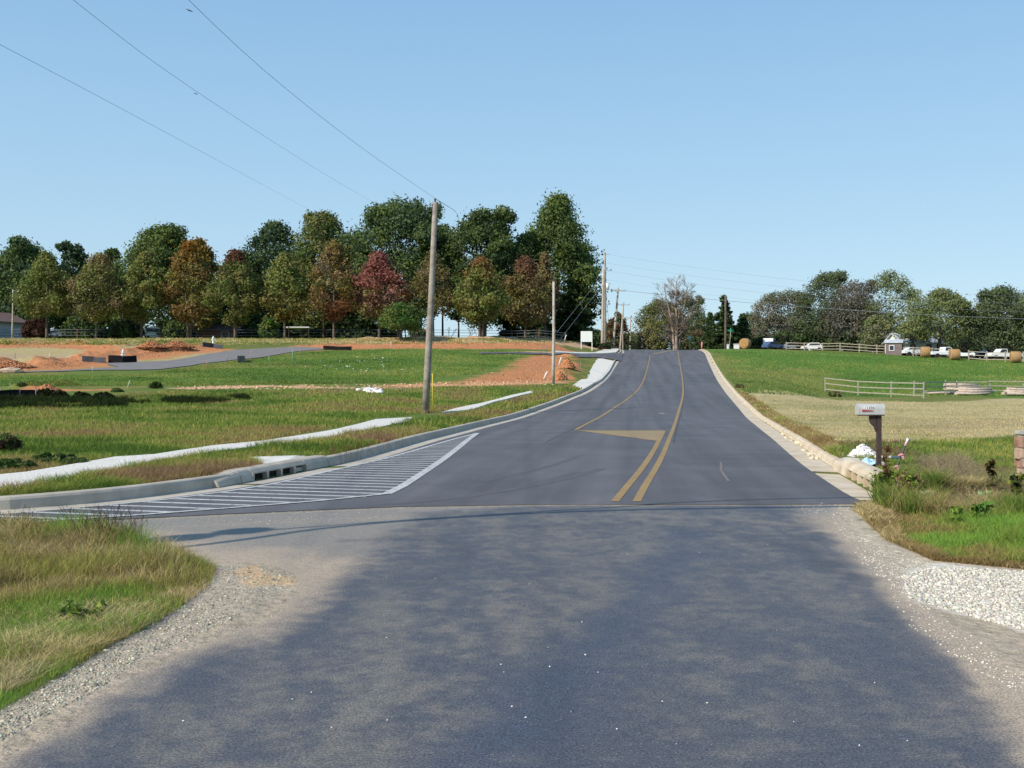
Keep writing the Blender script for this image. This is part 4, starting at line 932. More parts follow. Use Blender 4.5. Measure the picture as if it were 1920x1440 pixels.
# log piles
M['log'] = simple('pale_logs', (.56, .47, .40), .9, .3, 6, (.36, .28, .23))
def logs(x0, x1, row, Y, n, layers, label):
    p = base((x0+x1)/2, None, Y); L = (x1-x0)/FPX*Y; o = empty('log_pile', p, label, 'log pile', 'piles of pale logs inside the rail fence'); rs_ = random.Random(int(x0))
    for k in range(layers):
        for j in range(n-k):
            r = rs_.uniform(.09, .13); y_ = (j-(n-k)/2)*.24; z_ = .12+k*.2; sh = rs_.uniform(-.35, .35)
            MB().tube([(-L/2+sh, y_, z_+rs_.uniform(0, .12)), (0, y_, z_+.05), (L/2+sh, y_, z_+rs_.uniform(0, .12))], [r, r*.95, r*.85], 8).build('log', M['log'], o)
logs(1794, 1855, 750, 93, 5, 3, 'large pile of pale logs in front of the rail fence'); logs(1772, 1835, 738, 104, 4, 3, 'darker log pile behind the rail fence posts')
logs(1884, 1950, 748, 94, 5, 3, 'log pile at the right edge of the picture'); logs(1735, 1790, 745, 97, 3, 1, 'a few loose poles lying left of the log piles')
# ================================================================ silt fences, hydrants, stakes
def silt(pts, h, mat, label, wrap=0):
    P = [base(*a) for a in pts]; p0 = P[0]; h = h/FPX*p0.y; o = empty('silt_fence', p0, label, 'silt fence', 'silt fence screens in the field')
    V = []; F = []; n = 0
    for a, b in zip(P[:-1], P[1:]):
        m_ = max(2, int((b-a).length/.5))
        for i in range(m_+1):
            q = a.lerp(b, i/m_)-p0; q.z = float(H(q.x+p0.x, q.y+p0.y))-p0.z; w_ = .03*math.sin(n*1.3); n += 1; V += [(q.x, q.y+w_, q.z-.05), (q.x, q.y-w_, q.z+h*(.96+.05*math.sin(n*.9)))]
    F = [(2*i, 2*i+2, 2*i+3, 2*i+1) for i in range(len(V)//2-1)]
    k = len(V); V += [(x_, y_+.02, z_) for x_, y_, z_ in V]; F += [(2*i+k, 2*i+1+k, 2*i+3+k, 2*i+2+k) for i in range(k//2-1)]+[(2*i+1, 2*i+3, 2*i+3+k, 2*i+1+k) for i in range(k//2-1)]
    MB().add(V, F).build('fabric', M[mat], o)
    for q in P: MB().box(q.x-p0.x-.025, q.x-p0.x+.025, q.y-p0.y+.03, q.y-p0.y+.08, q.z-p0.z-.1, q.z-p0.z+h+.12).build('stake', M['wood_pole'], o)
    return o
silt([(-120, 753), (0, 752), (36, 751), (66, 749)], 21, 'sheet', 'long black silt fence at the left edge above shade coloured weeds')
silt([(203, 680.5), (230, 681), (256, 680)], 14.5, 'sheet', 'black silt screen in front of the near white hydrant')
silt([(154, 678), (175, 679), (197, 681)], 11, 'greysheet', 'slanting grey silt screen left of the near hydrant')
silt([(380, 650), (400, 652), (417, 654.5)], 8.5, 'greysheet', 'small grey silt screen below the far hydrant')
silt([(445, 680), (458, 680), (459, 677)], 13, 'greysheet', 'small dark square silt screen at the edge of the field street')
silt([(606, 655.5), (632, 656.5), (659, 657)], 7.5, 'sheet', 'low black silt fence in the grass below the autumn trees')
def hydrant(px, Y, label, s=1.0):
    p = base(px, None, Y); o = empty('fire_hydrant', p, label, 'fire hydrant', 'white fire hydrants'); m_ = M['hydrant']
    MB().tube([(0, 0, 0), (0, 0, .05), (0, 0, .06), (0, 0, .62*s), (0, 0, .64*s), (0, 0, .69*s)], [.19, .19, .13, .13, .17, .17], 14).build('barrel', m_, o)
    MB().tube([(0, 0, .69*s), (0, 0, .78*s), (0, 0, .85*s), (0, 0, .88*s)], [.16, .13, .07, .03], 14).build('bonnet', m_, o); MB().tube([(0, 0, .88*s), (0, 0, .95*s)], .035, 6).build('nut', m_, o)
    for a in (-1, 1): MB().tube([(.1*a, 0, .5*s), (.23*a, 0, .5*s)], .07, 10).build('side_outlet', m_, o)
    MB().tube([(0, -.1, .44*s), (0, -.25, .44*s)], .09, 10).build('front_outlet', m_, o)
    return o
hydrant(231, at(231, 678)[1], 'white fire hydrant behind the black silt screen', 1.45); hydrant(400, at(400, 646)[1], 'white fire hydrant farther back, above a small grey screen', 1.2)
M['pvc'] = simple('white_pvc', (.72, .72, .70), .5, .1); M['pinkst'] = simple('pink_stake', (.55, .24, .20), .7, .2); M['green_st'] = simple('green_stake', (.22, .42, .30), .7, .2)
ST = [(173, 697, 10, 'pvc', 'white stake below the slanting grey silt screen'), (112, 697, 11, 'wood_pole', 'faint stake left of the white stake, near the boulder'), (28, 672, 10, 'wood_pole', 'pale stake above the orange heap at the left edge'),
      (93, 671, 8, 'pvc', 'pale stake on the orange clay ridge at left'), (238, 728, 15, 'pvc', 'leaning white stake in the grass above the shade coloured weeds'), (388, 688, 12, 'pinkst', 'pinkish stake at the near edge of the field street'),
      (425, 680, 15, 'wood_pole', 'thin grey stake standing before the field street'), (471, 682, 27, 'pinkst', 'tall pinkish stake right of the square silt screen'), (504, 679, 12, 'green_st', 'short green stake right of the tall pinkish one'),
      (548, 684, 30, 'green_st', 'tallest grey and green stake beside the field street'), (562, 668, 15, 'wood_pole', 'thin stake at the far end of the field street'), (626, 656, 24, 'pinkst', 'thin pinkish stake rising behind the low black silt fence'),
      (700, 660, 14, 'green_st', 'faint green stake in the grass left of the tall pole'), (733, 652, 12, 'pvc', 'short white pipe standing on the clay band'), (749, 653, 7, 'pinkst', 'small pink stake on the clay band right of the white pipe'),
      (1014, 662, 16, 'wood_pole', 'thin stake before the clay band left of the thin bare pole'), (1024, 661, 14, 'wood_pole', 'thin stake just left of the thin bare pole'), (1060, 722, 13, 'wood_pole', 'pale stake in grass right of the thin bare pole'),
      (1088, 697, 20, 'wood_pole', 'thin grass coloured stake between clay heap and sidewalk'), (18, 731, 14, 'wood_pole', 'dark stake standing behind the long black silt fence'), (1316, 655, 14, 'pinkst', 'reddish post at the right side of the road crest')]
for px_, rw, h, mt, lb_ in ST:
    p = base(px_, rw); hh = h/FPX*p.y; r = .018 if p.y < 100 else .035
    o = empty('survey_stake', p, lb_, 'stake', 'survey stakes'); ln = .35*hh if 'leaning' in lb_ else .02
    if 'reddish' in lb_: r = .14
    MB().box(-r, r, -r*.6, r*.6, 0, .02).tube([(0, 0, -.05), (ln, 0, hh)], r, 5).build('stake', M[mt], o)
for (px_, rw, dx, h, lb_) in ((1020, 711, 7, 14, 'white pipe end leaning out of the orange clay'), (1048, 686, 5, 16, 'thin whitish pipe leaning on the clay heap'), (1058, 642, 4, 14, 'leaning white pipe below the dark conifer, left of the white board')):
    p = base(px_, rw); s_ = p.y/FPX; o = MB().tube([(0, 0, 0), (dx*.6*s_, 0, h*.75*s_), (dx*s_, 0, h*s_)], .07, 8).build('pipe', M['pvc']); o.location = p; tag(o, lb_, 'pipe', 'white pipes standing in the dug ground')
# blank white board
p = base(1100, None, 160); sw = 160/FPX; o = empty('sign_board', p, 'blank white board on two posts at the edge of the trees', 'sign'); zt = ztop(621, 160)-p.z; z0 = ztop(641, 160)-p.z
MB().box(-10.5*sw, 10.5*sw, -.03, .03, z0, zt).build('board', M['hydrant'], o)
for k in (-10.3, 10.0): MB().box(k*sw-.06, k*sw+.06, .031, .13, -.1, zt-.02).build('post', M['hydrant'], o)
# street sign and small green sign
M['sgreen'] = simple('sign_green', (.03, .30, .20), .5, .1)
p = base(1367, None, 182); sw = 182/FPX; o = empty('street_sign', p, 'green street name sign on a thin post beside the brown pole', 'sign'); z = ztop(621, 182)-p.z
MB().tube([(0, 0, -.1), (3*sw, 0, z)], .045, 6).build('post', M['pale_pole'], o); MB().box(-1*sw, 8*sw, -.03, .03, z-.02, z+.3).build('name_blade', M['sgreen'], o); MB().box(3*sw-.02, 3*sw+.02, -.35, .35, z+.31, z+.58).build('name_blade', M['sgreen'], o)
p = base(1293, None, 205); o = empty('road_sign', p, 'small pale green sign right of the bare tree at the crest', 'sign'); z = ztop(634, 205)-p.z
MB().tube([(0, 0, -.1), (0, 0, z)], .05, 6).build('post', M['pale_pole'], o); MB().box(-.28, .28, -.08, -.04, z-.3, z+.35).build('panel', simple('pale_green_sign', (.30, .52, .44), .5, .1), o)
# ================================================================ hay bales
M['hay'] = simple('hay', (.42, .25, .10), .95, .35, 5, (.28, .16, .06), bmp=.05, bscale=9)
def bale(px, Y, r, label, rot):
    p = base(px, None, Y); o = empty('hay_bale', p, label, 'hay bale', 'round hay bales on the hill', rot)
    n = 28; V = []; F = []; L = .65; rr_ = [(-L, 0), (-L, r*.5), (-L, r*.9), (-L+.06, r), (L-.06, r), (L, r*.9), (L, r*.5), (L, 0)]
    for i, (y_, q) in enumerate(rr_):
        for k in range(n): a = 6.283*k/n; V.append((q*math.cos(a), y_*(1 if q else .97), r+q*math.sin(a)))
    F = [(i*n+k, i*n+(k+1) % n, (i+1)*n+(k+1) % n, (i+1)*n+k) for i in range(len(rr_)-1) for k in range(n)]
    MB().add(V, F, True).build('roll', M['hay'], o)
    for k in range(5):   # net wraps
        y_ = -.5+k*.25; MB().tube([((r+.01)*math.cos(a), y_, r+(r+.01)*math.sin(a)) for a in np.linspace(0, 6.2832, 25)], .012, 4, False).build('wrap', M['fence'], o)
    return o
bale(1397, 178, .86, 'round hay bale beside the green street sign', R(-35)); bale(1735, 160, .80, 'round hay bale behind the hill fence, left of the white wagon', R(75)); bale(1790, 156, .80, 'round hay bale behind the hill fence gap under the bare tree', R(80)); bale(1904, 150, .80, 'round hay bale at the right edge behind the fence', R(75))
# ================================================================ vehicles
M['cwhite'] = simple('white_car_paint', (.78, .79, .80), .3, .05); M['cgrey'] = simple('grey_car_paint', (.22, .27, .34), .3, .08); M['cblue'] = simple('blue_car_paint', (.06, .10, .20), .3, .08); M['glass'] = simple('car_glass', (.03, .04, .05), .15, .1); M['tyre'] = simple('tyre_rubber', (.02, .02, .02), .8, .1); M['ctan'] = simple('tan_car_paint', (.50, .40, .34), .4, .1)
def car(px, Y, rot, mat, label, kind='car', L=4.4, hgt=1.45):
    p = base(px, None, Y); o = empty('parked_'+kind, p, label, kind, 'parked vehicles beyond the hill', rot); w_ = .88; h = hgt
    if kind == 'pickup': prof = [(-L/2, .45), (-L/2, .95), (-L*.08, 1.0), (-L*.06, 1.62), (L*.14, 1.62), (L*.24, 1.05), (L/2-.1, .95), (L/2, .6), (L/2, .4)]; gl = [(-L*.04, 1.08), (-L*.03, 1.54), (L*.13, 1.54), (L*.20, 1.08)]
    elif kind == 'van': prof = [(-L/2, .4), (-L/2, 1.95), (-L/2+.1, 2.05), (L*.26, 2.05), (L*.38, 1.25), (L/2-.05, 1.05), (L/2, .4)]; gl = [(-L*.4, 1.3), (-L*.4, 1.85), (L*.24, 1.85), (L*.33, 1.3)]
    else: prof = [(-L/2, .4), (-L/2, .85), (-L*.42, .98), (-L*.3, h), (L*.10, h), (L*.24, .98), (L*.45, .85), (L/2, .65), (L/2, .4)]; gl = [(-L*.37, 1.0), (-L*.28, h-.07), (L*.09, h-.07), (L*.2, 1.0)]
    MB().prism(prof, -w_, w_).build('body', M[mat], o, .05)
    for s_ in (-1, 1): MB().prism(gl, s_*w_, s_*(w_+.012)).build('side_window', M['glass'], o)
    for xx in (-L*.31, L*.32):
        for s_ in (-1, 1): MB().tube([(xx, s_*(w_-.18), .33), (xx, s_*(w_+.02), .33)], .33, 16, sm=False).build('wheel', M['tyre'], o)
    MB().box(-L/2-.02, -L/2+.0, -w_*.75, w_*.75, .98, (h if kind == 'car' else 1.5)-.15).build('rear_window', M['glass'], o) if kind != 'car' else None
    return o
car(1443, 192, R(70), 'cwhite', 'white van seen partly from behind, right of the first hay bale', 'van', 4.8); car(1449, 186, R(25), 'cblue', 'dark blue car parked in front of the white van', 'car', 3.6)
car(1486, 198, R(8), 'cgrey', 'grey blue car behind the left end of the hill fence', 'car', 4.0); 
car(1522, 186, R(175), 'cwhite', 'small white car behind the first rails of the hill fence', 'car', 3.6)
car(1714, 168, R(5), 'cwhite', 'long white car behind the fence below the tin roof', 'car', 3.9, 1.3); car(1770, 163, R(4), 'cwhite', 'white pickup between the two hay bales', 'pickup', 4.6); car(1806, 160, R(170), 'cwhite', 'small white car right of the second hay bale', 'car', 3.0, 1.0)
car(1880, 166, R(185), 'cwhite', 'white pickup near the right edge behind the fence', 'pickup', 4.8); car(1852, 178, R(180), 'cblue', 'blue car in shade left of the white pickup at right', 'car', 4.2)
car(105, 172, R(15), 'cgrey', 'light blue car under the trees near the left edge', 'car', 4.0, 1.35)
car(284, 176, R(60), 'cwhite', 'white and blue van half hidden behind the leaning trunk', 'van', 4.6)
# white tanks by the brown pole
for px_, lb_, w_ in ((1381, 'white storage box right of the brown pole', 9), (1363, 'small white box at the foot of the brown pole', 6)):
    p = base(px_, None, 190); s_ = 190/FPX; o = empty('storage_box', p, lb_, 'box', 'white boxes near the brown pole'); MB().box(-w_/2*s_, w_/2*s_, -.5, .5, .15, 1.05).build('box', M['cwhite'], o, .05); MB().box(-w_/2*s_-.05, w_/2*s_+.05, -.55, .55, 1.051, 1.15).build('lid', M['cwhite'], o); MB().box(-w_/2*s_+.1, w_/2*s_-.1, -.4, .4, -.05, .149).build('base', M['tyre'], o)
# ================================================================ buildings
M['roofb'] = simple('brown_shingles', (.16, .105, .095), .9, .25, 2); M['sidw'] = simple('pale_siding', (.52, .56, .62), .8, .15, 1.5); M['brick'] = simple('brick_wall', (.33, .16, .11), .9, .3, 3); M['tin'] = simple('tin_roof', (.58, .62, .68), .45, .25, .7, (.42, .44, .47)); M['shedw'] = simple('shed_boards', (.20, .16, .155), .9, .3, 2.5); M['wsid'] = simple('white_siding', (.75, .75, .74), .8, .1)
def house(name, px, Y, wid, dep, eave, ridge, rot, wall, roof, label, ridge_axis='x', windows=(), door=None, over=.5, chimney=False):
    p = base(px, None, Y); o = empty(name, p, label, 'house' if name == 'house' else 'shed' if name == 'shed' else 'house', None, rot)
    w_, d_ = wid/2, dep/2
    wl = MB()
    if ridge_axis == 'x':
        wl.prism([(-d_, -.5), (d_, -.5), (d_, eave), (0, ridge-.06), (-d_, eave)], -w_, w_, 'x').build('wall', M[wall], o)
        for s_ in (-1, 1):
            a, b = (s_*(d_+over), eave-(ridge-eave)*over/d_), (0, ridge); n_ = [(a[0], a[1]), (b[0], b[1]), (b[0], b[1]+.14), (a[0], a[1]+.14)]
            MB().prism(n_, -w_-over, w_+over, 'x').build('roof', M[roof], o)
    else:
        wl.prism([(-w_, -.5), (w_, -.5), (w_, eave), (0, ridge-.06), (-w_, eave)], -d_, d_, 'y').build('wall', M[wall], o)
        for s_ in (-1, 1):
            a, b = (s_*(w_+over), eave-(ridge-eave)*over/w_), (0, ridge); n_ = [(a[0], a[1]), (b[0], b[1]), (b[0], b[1]+.14), (a[0], a[1]+.14)]
            MB().prism(n_, -d_-over, d_+over, 'y').build('roof', M[roof], o)
    for (x_, z_, ww, wh) in windows:
        f = MB().box(x_-ww/2-.1, x_+ww/2+.1, -d_-.06, -d_-.003, z_-.1, z_+wh+.1).build('window', M['wsid'], o); MB().box(x_-ww/2, x_+ww/2, -d_-.075, -d_-.061, z_, z_+wh).build('pane', M['glass'], f)
    if door: MB().box(door-.45, door+.45, -d_-.05, -d_-.003, 0, 2.05).build('door', M['mpost'], o)
    if chimney: MB().box(-.4, .4, -.3, .3, ridge-.6, ridge+.9).build('chimney', M['brick'], o)
    return o
house('house', -30, 170, 8.0, 10.0, 2.75, 4.3, R(-18), 'sidw', 'roofb', 'pale blue grey house with brown roof at the left edge', 'y', [(-1.6, 1.0, 1.1, 1.1), (1.6, 1.0, 1.1, 1.1)], 0)
house('house', 404, 188, 9, 8.0, 2.2, 3.4, R(4), 'brick', 'roofb', 'low brick house with a white eave behind the trees', 'x', [(-3, .9, 1.1, 1.0), (2.5, .9, 1.1, 1.0)], 0, chimney=True)
p = base(560, None, 180); o = empty('carport', p, 'open carport with a thin white roof behind the trees', 'carport')
MB().box(-2.2, 2.2, -2.2, 2.2, 2.25, 2.42).build('roof', M['wsid'], o)
for a in (-2.1, 2.1):
    for b in (-2.1, 2.1): MB().box(a-.06, a+.06, b-.06, b+.06, -.1, 2.249).build('post', M['mpost'], o)
house('shed', 1677, 170, 2.4, 3.2, 1.9, 2.3, R(-24), 'shedw', 'tin', 'small weathered plank shed with a dark sloping roof by the fence', 'x', [(-.3, .7, .6, .7)], None, .2)
house('barn', 1712, 178, 7.0, 6.0, 2.0, 3.5, R(6), 'wsid', 'tin', 'white building with a shiny tin roof behind the plank shed', 'x', [(-1.6, .9, 1.0, .8), (1.2, .9, 1.0, .8)], 3.0, .4)['category'] = 'barn'
# guardrail piece in the ditch on the right
p = base(1830, None, 14.6); o = empty('metal_rail', p, 'pale metal pipe lying in dead brush at the right edge', 'pipe'); MB().tube([(-.20, 0, .08), (.13, 0, .095)], .035, 10).build('pipe', M['metal'], o); MB().tube([(.13, 0, .095), (.15, 0, .096)], .045, 10).build('collar', M['metal'], o)
# ================================================================ foliage generators
def leaves(centers, radii, per, size, cols, rg, sq=.8, outw=.8, shell=.55):
    """leaf quads spread through clumps. centers (k,3) radii (k,) cols (k,3)"""
    k = len(centers); n = k*per
    c = np.repeat(centers, per, 0); r = np.repeat(radii, per); cc = np.repeat(cols, per, 0)
    d = rg.normal(size=(n, 3)); d /= np.linalg.norm(d, axis=1)[:, None]
    q = (shell+(1.10-shell)*rg.random(n)**1.3)*r*(1+.45*(rg.random(n) < .18))
    p = c+d*q[:, None]*[1, 1, sq]
    nr = d*outw+rg.normal(size=(n, 3))*.45; nr /= np.linalg.norm(nr, axis=1)[:, None]
    a = np.cross(nr, rg.normal(size=(n, 3))); a /= np.linalg.norm(a, axis=1)[:, None]; b = np.cross(nr, a)
    s = size*rg.uniform(.55, 1.35, n)[:, None]
    V = np.stack([p-a*s, p-b*s*.55+nr*s*.12, p+a*s, p+b*s*.55+nr*s*.12], 1).reshape(-1, 3)
    cc = cc*rg.uniform(.72, 1.32, (n, 1))
    return V, np.repeat(cc, 4, 0)
def envelope(kind, t):
    if kind == 'egg': return np.sin(np.pi*np.clip(t, 0, 1)**.62)**.80*.97+.03
    if kind == 'oval': return np.sin(np.pi*np.clip(t*.93+.05, 0, 1))**.55
    if kind == 'dome': return np.sqrt(np.clip(1-(np.clip(t, 0, 1))**3.0, 0, 1))*np.clip(.75+t*1.2, 0, 1)
    if kind == 'cone': return np.clip(1-t, 0, 1)**.75*.98+.04
    if kind == 'column': return np.clip(1.15-t*.75, 0, 1)*np.sqrt(np.clip(1-t**6, 0, 1))
    return np.ones_like(t)
BARK = M['bark']
def tree(px, Y, top, wpx, kind, pal, label, name='autumn_tree', group=None, low=.14, nclump=70, per=110, size=.24, crad=.17, seed=0, lean=0., trunk=.20, tipc=None, tipt=.72, lobes=0, gap=0., stems=1, barkm=None, cat='tree', squash=.8, limb=7, cbias=None, row=None):
    rg = np.random.default_rng(seed*101+7); s = Y/FPX
    if name == 'hedgerow_tree': pal = [tuple(np.array(c_)*.9+(.035, .034, .034)) for c_ in pal]; size *= .85; per = int(per*.85)  # grey lift puts distance haze into the leaf colours, besides their own greyness
    wpx = wpx*(1.22 if name == 'tall_tree' else 1.12)
    nclump = int(nclump*1.9); per = int(per*.62); crad = crad*.74; size = size*.86
    p = base(px, None, Y); Ht = ztop(top, Y)-p.z; Wd = wpx*s
    o = empty(name, p, label, cat, group)
    z0 = Ht*low; zc = Ht-z0
    t = rg.random(nclump)**(.9); ang = rg.uniform(0, 6.283, nclump); rr_ = Wd*crad*rg.uniform(.65, 1.25, nclump)
    env = envelope(kind, t)*Wd/2
    wob = .80+.38*fbm(ang*1.3+seed*9, t*4+seed, 1, seed, 3)
    rad = np.maximum(env*wob-rr_*.75, 0)*np.sqrt(rg.uniform(.20, 1.0, nclump))
    if kind in ('cone',): rad = np.maximum(env*wob-rr_*.5, 0)*rg.uniform(.35, 1, nclump)
    cz = z0+rr_*.6+(zc-rr_*1.4)*t
    cen = np.stack([rad*np.cos(ang)+lean*s*(cz/Ht), rad*np.sin(ang), cz], 1)
    if lobes:
        for L_ in range(lobes):
            a_ = rg.uniform(0, 6.28); lz = z0+zc*rg.uniform(.25, .98); lr = Wd*rg.uniform(.10, .17); rr2 = Wd/2*rg.uniform(.55, .84)*(1 if lz < z0+zc*.7 else .55)
            k_ = max(4, nclump//14); dd_ = rg.normal(size=(k_, 3)); dd_ /= np.linalg.norm(dd_, axis=1)[:, None]
            cen = np.vstack([cen, np.array([rr2*math.cos(a_), rr2*math.sin(a_), min(lz, Ht-lr*.8)])+dd_*lr*.6]); rr_ = np.concatenate([rr_, np.full(k_, Wd*crad*.55)])
    ext = np.percentile(np.abs(cen[:, 0]-lean*s*(cen[:, 2]/Ht))+rr_*.85, 93); cen[:, :2] *= (Wd/2)/max(ext, .1)
    ztp = (cen[:, 2]+rr_*squash).max(); cen[:, 2] = z0+(cen[:, 2]-z0)*(Ht-z0)/(ztp-z0); rr_ = rr_*(1.12 if ext < Wd*.42 else 1)
    k = len(cen); pal_ = np.array(pal); mixf = rg.random(k)[:, None]; i0 = rg.integers(0, len(pal_), k); i1 = rg.integers(0, len(pal_), k)
    cols = pal_[i0]*mixf+pal_[i1]*(1-mixf)
    tt = (cen[:, 2]-z0)/max(zc, .1)
    if tipc is not None:
        m_ = sst(tipt-.15, tipt+.15, tt+rg.uniform(-.12, .12, k))[:, None]; cols = cols*(1-m_)+np.array(tipc)*m_
    if cbias is not None:
        m_ = (sst(.35, .05, tt+rg.uniform(-.1, .1, k)))[:, None]*.8; cols = cols*(1-m_)+np.array(cbias)*m_
    V, C_ = leaves(cen, rr_, per, size, cols, rg, squash)
    n = len(V)//4
    np_obj('crown', V, quads=np.arange(n*4).reshape(-1, 4), mat=M['leaf'], col=C_, parent=o)
    # trunk with limbs
    tb = MB(); tr_ = trunk if trunk > .08 else .08
    for st in range(stems):
        a0 = 6.28*st/stems+seed; off_ = Vector((math.cos(a0), math.sin(a0)*.6, 0))*(.25*tr_*4 if stems > 1 else 0); sp_ = (.10*Wd if stems > 1 else 0)
        pts = [off_+Vector((0, 0, -.2))]+[off_+Vector((lean*s*f_+math.cos(a0)*sp_*f_+rg.uniform(-.12, .12)*f_*tr_*4, math.sin(a0)*sp_*f_, Ht*f_)) for f_ in (.05, .2, .4, .62, .85)]
        tb.tube(pts, [tr_*1.35, tr_*1.05, tr_*.85, tr_*.62, tr_*.4, tr_*.1], 9)
        for j in range(limb):
            f_ = rg.uniform(low*.85, .7); b0 = off_+Vector((lean*s*f_+math.cos(a0)*sp_*f_, math.sin(a0)*sp_*f_, Ht*f_)); a1 = rg.uniform(0, 6.28); ln = Wd*.40*float(envelope(kind, np.array([max(0, (f_-low)/(1-low))+.12])))
            e = b0+Vector((math.cos(a1)*ln, math.sin(a1)*ln, ln*rg.uniform(.35, .9))); mid = b0.lerp(e, .5)+Vector((0, 0, -ln*.06))
            tb.tube([b0, mid, e], [tr_*.42*(1-f_*.6), tr_*.25*(1-f_*.6), tr_*.06], 6)
    tb.build('trunk', barkm or BARK, o)
    return o
GR = (.135, .180, .055); DG = (.088, .132, .050); OL = (.215, .195, .072); YLG = (.225, .240, .068); OR = (.275, .175, .080); RD = (.225, .130, .098); BR = (.215, .155, .090); MG = (.145, .190, .055); GY = (.250, .225, .185)
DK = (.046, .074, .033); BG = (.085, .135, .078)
FR = 'row of autumn trees along the far edge of the field'
Yf = 160
tree(88, Yf, 470, 92, 'egg', [OL, YLG, GR, MG], 'olive yellow tree with a straight pale trunk, first of the autumn row from the left', group=FR, low=.20, seed=1, lean=0, per=150)
tree(180, Yf, 474, 100, 'egg', [OL, BR, YLG, GR], 'brownish olive tree with a pale trunk leaning right, second from left in the row', group=FR, low=.20, seed=2, lean=6, tipc=OR, tipt=.85, per=150)
tree(265, 162, 470, 84, 'egg', [OL, YLG, MG], 'yellowish tree with a leaning pale trunk beside the white van', group=FR, low=.17, seed=3, lean=8, per=150)
tree(355, 162, 452, 92, 'egg', [OL, OR, YLG, (.20, .13, .035)], 'broad orange topped tree with twin trunks in front of the brick house', group=FR, low=.16, seed=4, stems=2, tipc=(.28, .14, .03), tipt=.8, cbias=OR, per=160)
tree(441, Yf, 466, 88, 'egg', [GR, OL, MG], 'green tree with a purplish red top, right of the brick house', group=FR, low=.14, seed=5, tipc=(.17, .075, .05), tipt=.78, per=140)
tree(534, Yf, 472, 84, 'egg', [OL, MG, YLG], 'green tree with rusty orange lower right side and a clear pale trunk', group=FR, low=.20, seed=6, cbias=(.20, .12, .04), per=140)
tree(626, Yf, 452, 82, 'egg', [OR, OL, BR, (.2, .15, .04)], 'orange brown tree with a clear straight trunk left of the red tree', group=FR, low=.18, seed=7, cbias=(.24, .09, .05), per=130)
tree(711, Yf, 472, 94, 'egg', [RD, OL, (.20, .11, .045)], 'red topped tree with olive lower leaves, the reddest of the row', group=FR, low=.20, seed=8, tipc=(.30, .12, .095), tipt=.40, per=150)
tree(812, Yf, 470, 78, 'egg', [OL, (.17, .14, .05), BR], 'sparse olive tree standing just behind the tall leaning pole', group=FR, low=.20, seed=9, nclump=60, per=85, size=.20)
tree(902, 158, 482, 86, 'egg', [YLG, OL, MG], 'bright yellow green tree with a small red tip, right of the tall pole', group=FR, low=.17, seed=10, tipc=(.24, .11, .05), tipt=.78, per=160, stems=2)
tree(985, 170, 482, 92, 'egg', [OL, BR, (.15, .13, .04)], 'bushy olive brown tree left of the thin bare pole', group=FR, low=.17, seed=11, tipc=(.19, .10, .06), tipt=.7, per=160)
tree(1022, 176, 472, 44, 'egg', [BR, OL, (.18, .11, .06)], 'narrow brown tree squeezed before the dark conifer', group=FR, low=.2, seed=12, per=120)
BKG = 'tall dark trees behind the autumn row'
bk = dict(name='tall_tree', group=BKG, size=.30)
tree(48, 184, 447, 128, 'dome', [DG, BG, GR], 'round dark green tree, at the far left edge', low=.12, seed=21, nclump=120, per=130, lobes=6, **bk)
tree(141, 190, 452, 66, 'dome', [DK, BG, DG], 'small dark pine top showing above the second autumn tree', low=.12, seed=22, nclump=70, per=120, lobes=3, **bk)
tree(206, 190, 464, 66, 'dome', [DK, DG, GR], 'low dark tree top just left of the big rounded green tree', low=.12, seed=23, nclump=70, per=120, lobes=3, **bk)
tree(298, 186, 419, 122, 'dome', [GR, DG, MG], 'big rounded green tree left of centre of the left tree row', low=.1, seed=24, nclump=130, per=140, lobes=6, **bk)
tree(372, 182, 446, 82, 'dome', [OL, GR, (.2, .14, .03)], 'green and orange rounded tree behind the twin trunked tree', low=.1, seed=25, nclump=90, per=130, lobes=4, tipc=(.21, .13, .03), **bk)
tree(518, 192, 412, 106, 'dome', [BG, DG, (.045, .075, .035)], 'bluish green rounded tree left of the two tallest middle trees', low=.1, seed=26, nclump=120, per=130, lobes=6, **bk)
tree(607, 188, 392, 134, 'dome', [GR, DG, OL], 'tall broad olive green tree behind the orange brown one', low=.1, seed=27, nclump=150, per=140, lobes=8, **bk)
tree(748, 184, 366, 160, 'oval', [DG, GR, BG], 'very tall wide dark green tree just left of the leaning pole', low=.10, seed=28, nclump=170, per=135, lobes=12, trunk=.36, **bk)
tree(905, 180, 386, 132, 'oval', [DG, GR, DK], 'tall round dark green tree right of the leaning pole', low=.10, seed=29, nclump=150, per=140, lobes=8, trunk=.34, stems=2, **bk)
tree(1046, 186, 362, 136, 'column', [GR, DG, MG], 'tallest tree, at the right end of the left tree row', low=.16, seed=30, nclump=170, per=130, lobes=5, trunk=.34, **bk)
tree(830, 196, 420, 70, 'oval', [DG, BG], 'slim dark tree filling the gap behind the leaning pole', low=.32, seed=31, nclump=60, per=110, lobes=3, **bk)
tree(962, 192, 455, 70, 'oval', [DG, DK], 'dark tree filling the gap left of the tallest tree', low=.14, seed=32, nclump=60, per=120, lobes=3, **bk)
tree(455, 190, 470, 80, 'dome', [DG, DK], 'low dark tree between the rounded trees behind the red tipped one', low=.1, seed=33, nclump=70, per=110, lobes=3, **bk)
tree(670, 194, 440, 70, 'dome', [DG, DK], 'dark tree filling the gap left of the very tall wide tree', low=.1, seed=34, nclump=70, per=110, lobes=3, **bk)
